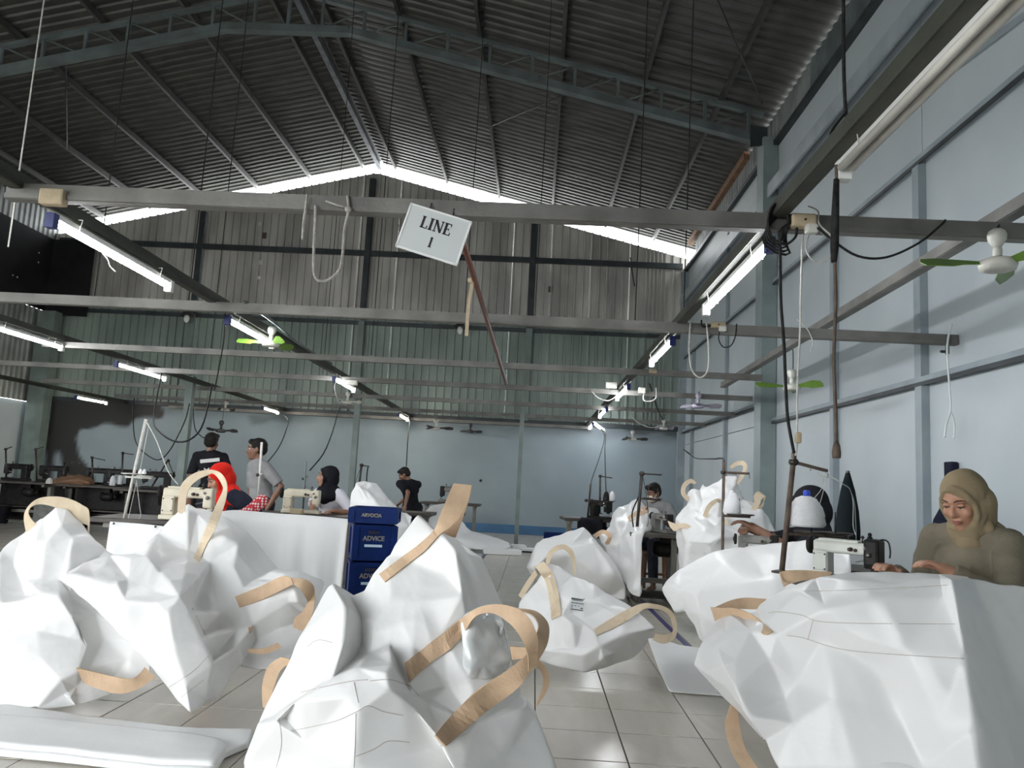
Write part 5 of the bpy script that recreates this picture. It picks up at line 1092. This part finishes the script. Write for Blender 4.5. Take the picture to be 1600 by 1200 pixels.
tag(obj('thread_loops', MB().tube(crom([U(214, 750, d), U(205, 790, d), U(200, 812, d)], 4), .0025, 4).tube(crom([U(213, 750, d), U(218, 790, d), U(220, 806, d), U(216, 812, d)], 4), .0025, 4).tube([U(233, 661, d), U(218, 740, d)], .003, 5), 'white_cable'), 'thin threads hanging from the spool plates of the leaning pole', 'thread')
table((-2.45, 8.05), 1.35, .6, .08, 'sewing table of the woman in a black hijab, behind the wide white sheet')
machine((-2.38, 8.0), .05, 'second cream sewing machine in front of the woman in a black hijab', 'cream', 'cream', .78, z=.755)
tag(obj('wood_block', MB().box(U(464, 799, 7.75), (.12, .08, .05), bev=.006), 'tan_cloth'), 'small tan block on the table before the second cream machine', 'block')
bs = U(402, 800, 7.9); bs.z = .752; stand(bs, U(409, 691, 7.9), 'thin white pole standing in front of the man in grey', r=.012, m='white_cable', arm=(U(403, 742, 7.9), U(410, 740, 7.9)))
bs = U(473, 800, 8.25); bs.z = .752; stand(bs, U(478, 721, 8.3), 'thin steel thread pole beside the second cream machine', r=.010, m='steel', arm=(U(474, 748, 8.3), U(481, 744, 8.3)))
bs = U(556, 800, 9.8); bs.z = .752; stand(bs, U(565, 727, 9.6), 'dark thread stand with hose loops behind the white fabric', arm=(U(565, 727, 9.6), U(577, 729, 9.6)), r=.014, m='dark_metal', tail=[U(566, 727, 9.6), U(558, 745, 9.6), U(551, 770, 9.6), U(549, 785, 9.6)])
tag(obj('cable', MB().tube(crom([U(575, 729, 9.6), U(573, 745, 9.6), U(573, 775, 9.6), U(568, 800, 9.6)], 5), .008, 6), 'black'), 'hose falling from the arm of the dark thread stand', 'cable')
table((-1.75, 9.9), 1.0, .55, 0, 'dark table standing behind the heaped white fabric')
# man in black's station
table((-1.54, 14.6), 1.1, .6, 0, 'far grey table beside the man in black')
machine((-1.52, 14.45), 3.1, 'dark green sewing machine at the elbow of the man in black', 'machine_grey', 'machine_dark', .95, z=.755)
# row of dark tables along the far left
for k, (x, y, lab) in enumerate(((-10.6, 13.9, 'dark sewing table at the far left edge by the green corner column'), (-9.2, 13.8, 'dark sewing table piled with brown scraps at far left'), (-7.7, 13.7, 'dark sewing table at far left behind the leaning pole'), (-6.3, 13.0, 'dark sewing table left of the man in the black shirt'))):
    tq = table((x, y), 1.25, .7, 0, lab, leg='table_leg' if k < 2 else 'dark_metal')
    obj('shade_panel', MB().box((0, .30, .40), (1.2, .02, .62)), 'machine_dark', tq, local=True); obj('shelf', MB().box((0, .1, .30), (1.1, .4, .02)), 'dark_metal', tq, local=True)  # dark panel added to deepen the shade under each table
    tag(obj('shade_bin', MB().lathe([(.14, .005), (.17, .30), (.18, .31), (.16, .31), (.13, .02)], (x-.25, y-.15, 0), 14), 'black_cloth'), ('added black bin deepening the shade under the farthest left table', 'added black bin deepening the shade under the table with brown scraps', 'added black bin deepening the shade under the table behind the leaning pole', 'added black bin deepening the shade left of the man in the black shirt')[k], 'bin')  # black bins added so the space below the tables goes dark
for k, (px, lab, bd) in enumerate(((22, 'dusty sewing machine at the far left edge', 'machine_dark'), (78, 'dusty sewing machine before the green column at far left', 'machine_dark'), (150, 'dark sewing machine behind the brown scraps', 'machine_dark'), (185, 'dark sewing machine left of the leaning pole', 'machine_dark'), (278, 'dark brown sewing machine right of the leaning pole', 'machine_dark'))):
    p = U(px, 750, 13.9); machine((p.x, 13.95 if k < 4 else 13.1), 3.1+.1*k, lab, bd, 'machine_dark', .95, z=.755)
cb = bag('scrap_heap', 'brown scraps heaped on the far left table', 'scrap', [(78,757,13.6),(84,748,13.6),(100,744,13.6),(112,741,13.6),(128,742,13.6),(140,746,13.6),(148,755,13.6),(140,760,13.5),(100,761,13.5)], [(.5, [(90,752,13.4),(120,749,13.4),(138,754,13.4)])], thick=.3, m='cardboard', amp=.02, lvl=2, soft=1)
for (px, py, tx, ty, ax_, ay_, lab) in ((191, 748, 192, 706, 208, 710, 'thread stand near the far end of the left table row'), (146, 745, 144, 713, 164, 719, 'thread stand over the brown scraps'), (100, 745, 101, 720, 124, 706, 'slim thread stand left of the brown scraps'), (58, 745, 56, 700, 69, 698, 'thread stand by the green corner column'), (10, 745, 9, 700, 19, 698, 'thread stand at the far left picture edge'), (262, 752, 263, 718, 270, 738, 'thread stand between leaning pole and men')):
    bs = U(px, py+4, 13.7); bs.z = .752; bs.y = 13.7 if px < 240 else 13.1; stand(bs, U(tx, ty, 13.7), lab, arm=(U(tx, ty+2, 13.7), U(ax_, ay_ if px != 100 else ty+2, 13.7)), r=.016, m='dark_metal')
p = U(187, 757, 13.5); tag(obj('thread_spools', MB().lathe([(.03, 0), (.05, .02), (.03, .04), (.05, .06), (.03, .08), (.05, .10), (.03, .12), (.05, .14), (.02, .16)], p, 12), 'yarn'), 'stack of white spools on the far left table row', 'spool')
tag(obj('yarn_cone', cone(MB(), U(175, 759, 13.5), .05, .17), 'yarn'), 'pale cone on the far left table row beside the spools', 'yarn')
tag(obj('yarn_cone', cone(MB(), U(77, 756, 13.5), .06, .10), 'white_cable'), 'small pale spool on the far left table by the column', 'yarn')
p = U(25, 800, 12.6); tag(obj('carton', MB().box((p.x, 13.6, .22), (.5, .35, .4), bev=.01), 'machine_grey'), 'grey carton added in the shade under the far left table', 'box')  # carton added to darken the space beneath the table
p = U(210, 800, 13.0); tag(obj('carton', MB().box((p.x, 13.5, .16), (.5, .35, .3), bev=.01), 'crate'), 'dark blue box added in the shade under the table behind the leaning pole', 'box')  # added box, fills the shade below the tabletop

# --- blue crates
def crate(c, dim, rz, label, words, bar=True, hand=True, group='blue stacked crates'):
    w_, d_, h = dim; t = thing('plastic_crate', label, 'crate', c, rz, group); lo = dict(local=True)
    b = MB(); th = .018
    for s in (-1, 1):
        b.box((s*(w_/2-th/2), 0, h/2), (th, d_, h)); b.box((0, s*(d_/2-th/2), h/2), (w_, th, h))
    b.box((0, 0, .012), (w_-.01, d_-.01, .02)); obj('shell', b, 'crate', t, **lo)
    r_ = MB()
    for z in (h-.018, .016):
        for s in (-1, 1): r_.box((0, s*(d_/2), z), (w_+.012, .014, .026)); r_.box((s*(w_/2), 0, z), (.014, d_+.012, .026))
    for sx in (-1, 1):
        for sy in (-1, 1): r_.box((sx*(w_/2-.012), sy*(d_/2-.012), h/2), (.045, .045, h-.01))
    obj('rim_and_posts', r_, 'crate', t, **lo)
    if hand: obj('hand_hole', MB().box((-.01, -d_/2-.002, h-.055), (.085, .012, .028), bev=.008), 'crate_shade', t, **lo)
    if bar: obj('pale_bar', MB().box((-.01, -d_/2-.004, h*.42), (.13, .01, .018)), 'crate_bar', t, **lo)
    if words:
        ts_ = .048 if h > .2 else .036; tz = h*.62 if h > .2 else h*.52
        R3 = Matrix(((1, 0, 0), (0, 0, -1), (0, 1, 0)))
        c_ = bpy.data.curves.new('lettering', 'FONT'); c_.body = words; c_.size = ts_; c_.extrude = .001; c_.align_x = 'CENTER'; c_.align_y = 'CENTER'; c_.offset = .0012
        o = bpy.data.objects.new('x', c_); C.objects.link(o); me = bake(o); bpy.data.objects.remove(o)
        mb = MB(); mb.v = [R3 @ Vector((v.co.x*.95-.01, v.co.y, v.co.z))+Vector((0, -d_/2-(.004 if h > .2 else .012), tz)) for v in me.vertices]; mb.f = [tuple(p.vertices) for p in me.polygons]; mb.sm = [False]*len(mb.f)
        obj('lettering', mb, 'crate_text', t, **lo)
    return t
q = U(574, 840, 5.8); cz = .262
crate((q.x-.01, 6.0, .002), (.31, .34, cz), .30, 'lowest blue crate of the stack, hidden behind the bags', None)
crate((q.x-.005, 6.0, .002+cz+.012), (.31, .34, cz), .30, 'lower lettered blue crate of the stack, partly hidden by the central bag', 'ADVICE')
crate((q.x, 6.0, .002+2*cz+.024), (.31, .34, cz), .30, 'upper lettered blue crate of the stack, right below the shallow one', 'ADVICE')
t = crate((q.x+.012, 5.98, .002+3*cz+.036), (.345, .34, .115), .10, 'shallow dark blue crate topmost on the stack', 'ARVOCIA', bar=False, hand=False)
p = U(869, 842, 15.2); crate((p.x, 15.2, .002), (.46, .34, .26), 0, 'blue crate standing alone on the far floor near the back wall', None, bar=False, hand=True, group=None)
# ================================================================== PEOPLE
def frame(f, up=(0, 0, 1)):
    f = Vector(f).normalized(); r = f.cross(Vector(up)).normalized(); u = r.cross(f); return Matrix((r, f, u)).transposed()
def head_mesh(mb, c, R, s=1.0, ears=True):
    def B(p, r): mb.ball(c+R @ (Vector(p)*s), tuple(x*s for x in r), R, n=20)
    def T(pts, r): mb.caps([c+R @ (Vector(p)*s) for p in pts], [x*s for x in r], 10)
    B((0, -.012, .035), (.073, .092, .083)); B((0, .022, -.02), (.063, .068, .085)); B((0, .030, -.062), (.046, .052, .048)); B((0, .064, -.090), (.024, .022, .020))
    T([(0, .082, .022), (0, .100, -.004), (0, .108, -.022)], [.008, .010, .012]); B((.010, .094, -.026), (.010, .011, .008)); B((-.010, .094, -.026), (.010, .011, .008))
    T([(-.045, .068, .032), (-.02, .084, .034), (.02, .084, .034), (.045, .068, .032)], [.008, .009, .009, .008])
    for q in (1, -1): B((q*.040, .060, -.022), (.022, .022, .022))
    B((0, .082, -.052), (.024, .014, .010)); B((0, .080, -.064), (.020, .014, .009))
    if ears:
        for q in (1, -1): B((q*.074, -.006, .0), (.010, .022, .032))
def hand(mb, w_, d, n, s=1.0, side=1, curl=.5, vox=False):
    d = Vector(d).normalized(); n = Vector(n); n = (n-d*n.dot(d)).normalized(); x = d.cross(n).normalized()*side; w_ = Vector(w_)
    Rm = Matrix((x, d, n)).transposed(); mb.ball(w_+d*.045*s, (.040*s, .052*s, .016*s), Rm, n=14); mb.caps([w_-d*.02*s, w_+d*.02*s], [.025*s, .027*s], 10)
    for k, (off, L) in enumerate(((-.030, .060), (-.010, .072), (.010, .068), (.029, .052))):
        a = w_+d*.082*s+x*off*s; P_ = [a-d*.03*s, a]; ang = 0
        for j, f in enumerate((.45, .32, .23)):
            ang += curl*(.8 if j == 0 else .7); P_.append(P_[-1]+(d*math.cos(ang)-n*math.sin(ang))*L*f*s)
        mb.caps(P_, [.0105*s, .0105*s, .0098*s, .009*s, .008*s], 8)
    a = w_+d*.02*s-x*.030*s; mb.caps([a, a+(d*.6-x*.8-n*.2)*.035*s, a+(d*.9-x*.75-n*.4)*.062*s], [.013*s, .012*s, .009*s], 8)
def ik(a, t, l1, l2, pole):
    a = Vector(a); t = Vector(t); v = t-a; L = v.length
    if L > (l1+l2)*.995: t = a+v*((l1+l2)*.995/L); v = t-a; L = v.length
    L = max(L, abs(l1-l2)+.02); x = (l1*l1-l2*l2+L*L)/(2*L); h = math.sqrt(max(0, l1*l1-x*x)); d = v.normalized(); p = Vector(pole); p = (p-d*p.dot(d)).normalized()
    return a+d*x+p*h, t
def person(label, pel, head, face, body, hands, s=1.0, seat=False, skin='skin', shirt='black_cloth', sleeve=.45, pants='jeans', vox=.011, hijab=None, hair=True, poles=None, curl=.6, mask=False, nvox=None, palm=None, knees=None, drape=0, hv=None, shawl=True, female=False, down=False):
    pel = Vector(pel); head = Vector(head); body = Vector(body); body.z = 0; body.normalize(); rt = body.cross(Vector((0, 0, 1))).normalized()
    t = thing('person', label, 'person', (pel.x, pel.y, 0)); R = frame(face)
    neck = head+R @ Vector((0, -.02, -.10))*s; nb = neck.lerp(pel, .10); spine = (nb-pel); chest = pel+spine*.68; up = spine.normalized(); cr = rt
    sh = {q: nb-up*.035*s+rt*q*(.155 if female else .175)*s for q in (1, -1)}
    b = MB(); Rt = Matrix((rt, up.cross(rt)*-1, up)).transposed()
    b.ball(pel, (.145*s, .105*s, .13*s), Rt); b.caps([pel, pel.lerp(chest, .5), chest, nb-up*.03*s], [.115*s, .105*s, .115*s, .07*s], 16); b.ball(chest+up*.02*s, (.15*s, .10*s, .13*s), Rt)
    b.caps([nb-up*.04*s, neck, head+R @ Vector((0, -.015, -.05))*s], [.060*s, .050*s, .052*s], 14); head_mesh(b, head, R, s, ears=not hijab)
    cl = MB(); cl.ball(pel+up*.02*s, (.165*s, .125*s, .12*s), Rt); cl.caps([pel, pel.lerp(chest, .55), chest], [.128*s, .122*s, .132*s], 18); cl.ball(chest+up*.03*s, (.172*s, .118*s, .14*s), Rt)
    cl.caps([sh[1]-rt*.02*s, nb, sh[-1]+rt*.02*s], [.062*s, .070*s, .062*s], 14)
    arms = MB()
    for q in (1, -1):
        tg = Vector(hands[q]); pole = Vector((poles or {}).get(q, -up*.6+rt*q*.6-body*.5)); el, wr = ik(sh[q], tg, .28*s, .25*s, pole)
        fd = (wr-el).normalized(); b.caps([sh[q], sh[q].lerp(el, .5), el, el.lerp(wr, .4), wr], [.052*s, .045*s, .038*s, .036*s, .025*s], 12)
        pn = Vector((palm or {}).get(q, (0, 0, 1))); hand(b, wr, fd+Vector((0, 0, -.1)), pn, .95*s, side=q, curl=curl)
        L = .28+.25; cut = sleeve*L
        pts = [sh[q]-rt*q*.01*s, sh[q].lerp(el, .5)]; rr_ = [.066*s, .060*s]
        if cut <= .28: pts.append(sh[q].lerp(el, cut/.28)); rr_.append(.058*s)
        else: pts += [el, el.lerp(wr, (cut-.28)/.25)]; rr_ += [.053*s, .040*s]
        cl.caps(pts[:-1], rr_[:-1], 14); cl.tube(pts[-2:], rr_[-2:], 14)
    pa_ = MB()
    for q in (1, -1):
        hp = pel+rt*q*.085*s-up*.03*s
        if seat:
            kd = Vector(knees) if knees else body; kn = hp+kd.normalized()*.40*s+rt*q*.04; kn.z = max(.47, pel.z); an = Vector((kn.x, kn.y, .07))-kd.normalized()*.05
        else: an = Vector((hp.x, hp.y, .07))+rt*q*.03; kn = hp.lerp(an, .5)+body*.03
        b.caps([hp, hp.lerp(kn, .5), kn, kn.lerp(an, .4), an], [.085*s, .070*s, .052*s, .050*s, .036*s], 12)
        fd = body if not (seat and knees) else Vector(knees).normalized(); b.caps([an-fd*.03+Vector((0, 0, -.035)), an+fd*.08+Vector((0, 0, -.04)), an+fd*.15+Vector((0, 0, -.045))], [.030, .032, .022], 10)
        pa_.caps([hp+up*.02, hp.lerp(kn, .5), kn, kn.lerp(an, .5)], [.105*s, .086*s, .068*s, .064*s], 14); pa_.tube([kn.lerp(an, .4), an+Vector((0, 0, .03))], [.064*s, .058*s], 14)
    pa_.ball(pel, (.155*s, .115*s, .11*s), Rt)
    obj('body', remesh(b, vox, 2), skin, t)
    obj('shirt', wrinkle(remesh(cl, vox, 3), .006, 9), shirt, t)
    obj('trousers', wrinkle(remesh(pa_, .014, 3), .005, 8), pants, t)
    for q in (1, -1):
        if down: obj('upper_lid', MB().ball(head+R @ Vector((q*.030, .0755, .0165))*s, (.0165*s, .0115*s, .0085*s), R, n=14), skin, t)
        e = obj('eye', MB().ball(head+R @ Vector((q*.030, .075, .012))*s, (.013*s, .011*s, (.0045 if down else .0065)*s), R, n=12), 'eye', t)
        obj('iris', MB().ball(head+R @ Vector((q*.030+.001, .0830, .008 if down else .010))*s, (.0060*s, .004*s, (.0038 if down else .0054)*s), R, n=10), 'iris', e)
        obj('eyelid', MB().tube([head+R @ Vector((q*x, y, z))*s for x, y, z in ((.017, .082, .010), (.024, .0875, .0125 if down else .017), (.034, .0865, .0125 if down else .017), (.043, .077, .009))], .0025*s, 6), 'brow', e)
        obj('eyebrow', MB().tube([head+R @ Vector((q*x, y, z))*s for x, y, z in ((.013, .092, .036), (.027, .091, .042), (.042, .079, .040), (.050, .068, .034))], [.0028*s, .0035*s, .0032*s, .0015*s], 6), 'brow', t)
    lp = MB()
    for z, r in ((-.0525, .0036), (-.0595, .0043)):
        lp.tube([head+R @ Vector((x, y, z+dz))*s for x, y, dz in ((-.023, .083, -.003), (-.011, .0935, .001), (0, .0965, 0), (.011, .0935, .001), (.023, .083, -.003))], [.001*s, r*s, r*s, r*s, .001*s], 8)
    obj('lips', lp, 'lip', t)
    if mask:
        k = MB(); k.ball(head+R @ Vector((0, .045, -.045))*s, (.060*s, .068*s, .058*s), R, n=18); k.ball(head+R @ Vector((0, .09, -.03))*s, (.03*s, .03*s, .03*s), R); m_ = obj('face_mask', remesh(k, .008, 2), 'mask', t)
        obj('ear_loop', MB().tube(crom([head+R @ Vector((-.07, .0, -.0))*s, head+R @ Vector((-.06, .06, -.03))*s, head+R @ Vector((-.055, .05, -.06))*s, head+R @ Vector((-.07, .0, -.03))*s], 4), .003, 5), 'white_cable', m_)
    if hijab:
        h = MB()
        def B(p, r): h.ball(head+R @ (Vector(p)*s), tuple(x*s for x in r), R, n=22)
        B((0, -.030, .038), (.090, .102, .095)); B((0, -.045, -.02), (.090, .088, .10)); B((0, -.02, -.075), (.078, .082, .06))
        # roll framing the face
        ring = [head+R @ (Vector((.071*math.sin(a), .052-.020*math.cos(a)**2*0+(.014 if math.cos(a) > .5 else 0)-.012*abs(math.sin(a)), -.012+.100*math.cos(a)))*s) for a in [2*PI*i/24 for i in range(25)]]
        h.tube(ring, .011*s, 8)
        nk = neck.lerp(nb, .5); h.caps([head+R @ Vector((0, -.01, -.08))*s, nk, nb+body*.02*s-up*.02*s], [.072*s, .078*s, (.070 if shawl == 'neck' else .105)*s], 18)
        if shawl == 'neck':
            for k_, (a_, z_, r_) in enumerate(((0, .012, .045), (.5, -.005, .045), (-.5, .02, .045), (1.1, .0, .05), (-1.1, .03, .045), (.1, -.030, .036), (.3, -.058, .028))):
                h.ball(nb+(body*math.cos(a_)+rt*math.sin(a_))*.050*s+up*z_*s, (r_*1.15*s, r_*.85*s, r_*.85*s), Rt, n=16)
            h.caps([nb-body*.04*s+up*.03*s, nb-body*.07*s-rt*.06*s-up*.02*s, nb-body*.06*s-rt*.14*s-up*.08*s], [.080*s, .075*s, .05*s], 14); h.caps([head+R @ Vector((-.02, -.05, -.02))*s, nb-body*.09*s-up*.05*s], [.085*s, .075*s], 14)
            for k_ in range(4):
                h.tube(crom([head+R @ Vector((-.075, .0, -.02-.012*k_))*s, head+R @ Vector((-.045, .045, -.095-.012*k_))*s, nb+body*(.085-.006*k_)*s+up*(.022-.022*k_)*s, nb+body*.05*s+rt*.07*s+up*(.03-.02*k_)*s, nb-body*.02*s+rt*.085*s+up*(.05-.02*k_)*s], 4), .013*s, 8)
        elif shawl:
            h.ball(nb-up*.05*s+body*.035*s, (.168*s, .112*s, .085*s), Rt, n=22); h.ball(nb-up*(.08+drape)*s+body*.065*s, (.105*s, .075*s, .10*s), Rt, n=20)
            for q in (1, -1): h.caps([nb+rt*q*.06*s, sh[q]-up*.02*s], [.075*s, .062*s], 14)
        hm = wrinkle(remesh(h, hv or vox, 3), .006, 11, (1, 1, .45)); obj('hijab', hm, hijab, t)
    elif hair:
        h = MB()
        def B(p, r): h.ball(head+R @ (Vector(p)*s), tuple(x*s for x in r), R, n=20)
        B((0, -.022, .048), (.082, .094, .084)); B((0, -.045, .01), (.078, .070, .075)); B((.0, .045, .092), (.055, .045, .028)); B((.03, .03, .09), (.045, .05, .03))
        obj('hair', wrinkle(remesh(h, .008, 2), .005, 40), 'hair', t)
    return t
def stool(p, label, h=.44):
    t = thing('stool', label, 'stool', (p[0], p[1], 0))
    obj('seat', MB().box((p[0], p[1], h-.02), (.34, .30, .04), bev=.012), 'wood', t)
    for a in (-1, 1):
        for b in (-1, 1): obj('leg', MB().bar((p[0]+a*.12, p[1]+b*.10, h-.04), (p[0]+a*.14, p[1]+b*.12, 0), .03, .03, up=(0, 1, 0)), 'wood', t)
    obj('stretcher', MB().box((p[0], p[1], .16), (.26, .03, .03)), 'wood', t)

# woman in olive at the right
hd = U(1505, 784, 3.50); pl = Vector((hd.x+.13, 3.70, .55))
person('woman in an olive hijab and taupe blouse sewing at the right, eyes lowered', pl, hd, (-.76, -.50, -.42), (-.70, -.70, 0),
       {1: U(1396, 893, 3.60), -1: U(1482, 892, 3.36)}, s=1.0, seat=True, skin='skin', shirt='olive_shirt', sleeve=.97, vox=.0065, hijab='olive', hv=.0065, shawl='neck', down=True, female=True, curl=.55, knees=(-.9, -.25, 0),
       poles={1: (-.2, .2, -1), -1: (.7, -.3, -.8)}, pants='black_cloth')
stool((pl.x+.03, pl.y), 'wooden stool under the woman in olive')
# woman hidden behind the yarn cone
hd = U(1262, 796, 5.6); pl = Vector((hd.x+.16, 5.85, .56))
person('person in a black hijab and robe behind the yarn cone, reaching to the machine', pl, hd, (-.72, .62, -.30), (-.95, .15, 0), {1: U(1178, 828, 5.45), -1: U(1180, 826, 5.30)}, seat=True, s=1.2, skin='skin_dark', shirt='black_cloth', sleeve=.62, vox=.009, hijab='black_cloth', pants='black_cloth', female=True, palm={1: (0, 0, 1), -1: (0, 0, 1)})
stool((pl.x, pl.y), 'wooden stool under the person behind the yarn cone')
# masked worker
hd = U(1021, 771, 9.6); pl = Vector((hd.x+.06, 9.75, .55))
person('young worker with a pale face mask behind the black wire stand', pl, hd, (-.70, -.62, -.30), (-.5, -.85, 0), {1: U(1000, 805, 9.2), -1: U(1036, 812, 9.25)}, seat=True, s=.97, skin='skin_dark', shirt='grey_shirt', mask=True, vox=.011)
stool((pl.x, pl.y), 'wooden stool under the masked worker')
# man in black bending
hd = U(632, 742, 12.6); pl = Vector((U(643, 785, 12.6).x, 12.7, .70))
person('man in a black shirt and trousers stooping far behind the blue crates', pl, hd, (-.75, -.05, -.45), (-.45, .85, 0), {1: U(625, 786, 12.9), -1: U(633, 790, 12.3)}, s=.93, skin='skin_dark', vox=.011, shirt='black_cloth', pants='black_cloth', poles={1: (.3, .6, -.6), -1: (1, -.6, -.3)})
# woman in black hijab, white shirt
hd = U(511, 746, 8.65); pl = Vector((U(522, 800, 8.7).x, 8.75, .56))
person('woman in a black hijab and white shirt looking left behind the second cream machine', pl, hd, (-.93, -.36, .02), (-.45, -.9, 0), {1: U(488, 796, 8.25), -1: U(522, 799, 8.3)}, seat=True, skin='skin', shirt='white_shirt', hijab='black_cloth', vox=.009, sleeve=.5, female=True, poles={1: (-.6, .1, -.7), -1: (.8, .1, -.6)}, pants='black_cloth')
stool((pl.x, pl.y), 'wooden stool under the woman in the white shirt')
# woman in red hijab leaning left
hd = U(343, 748, 7.0); pl = Vector((U(404, 812, 7.2).x, 7.2, .56))
pr_ = person('woman in a red hijab bent over the near cream machine, dark navy robe', pl, hd, (-.72, -.50, -.48), (-.85, -.5, 0), {1: U(318, 800, 6.85), -1: U(352, 806, 6.78)}, seat=True, s=1.03, skin='skin', shirt='navy', hijab='red', vox=.009, sleeve=.55, female=True, poles={1: (0, .3, -1), -1: (.75, -.5, -.5)}, pants='navy', drape=.06)
cf = MB(); e1 = U(409, 783, 6.82); cf.caps([e1, U(395, 795, 6.78), U(382, 803, 6.75)], [.055, .050, .045], 14); obj('dotted_sleeve', wrinkle(remesh(cf, .009, 2), .005, 14), 'red_dots', pr_)
stool((pl.x, pl.y), 'wooden stool under the woman in the red hijab')
# man seen from behind
hd = U(331, 692, 9.8); pl = Vector((U(328, 770, 9.8).x, 9.85, .88))
pm = person('man in a printed black shirt standing with his back turned', pl, hd, (.05, 1, -.04), (0, 1, 0), {1: U(362, 790, 9.6), -1: U(292, 790, 9.6)}, skin='skin_dark', shirt='black_cloth', vox=.010, poles={1: (1, -.2, -.3), -1: (-1, -.2, -.3)})
bk = [U(313, 719, 9.62), U(346, 716, 9.62)]
for a, b, w_ in ((U(313, 721, 9.66), U(343, 718, 9.66), .045), (U(319, 732, 9.68), U(327, 732, 9.68), .03)): obj('back_print', MB().bar(a, b, .010, w_), 'print_white', pm)
# man in grey in profile
hd = U(401, 703, 8.85); pl = Vector((U(408, 775, 8.85).x, 8.9, .80))
person('man in a grey shirt standing in profile with a hand on his hip', pl, hd, (-.95, -.30, -.04), (-.75, -.65, 0), {1: U(390, 790, 8.95), -1: U(419, 792, 8.72)}, s=1.04, skin='skin_dark', shirt='grey_shirt', vox=.010, poles={1: (-.2, .6, -.3), -1: (1, .15, .1)})
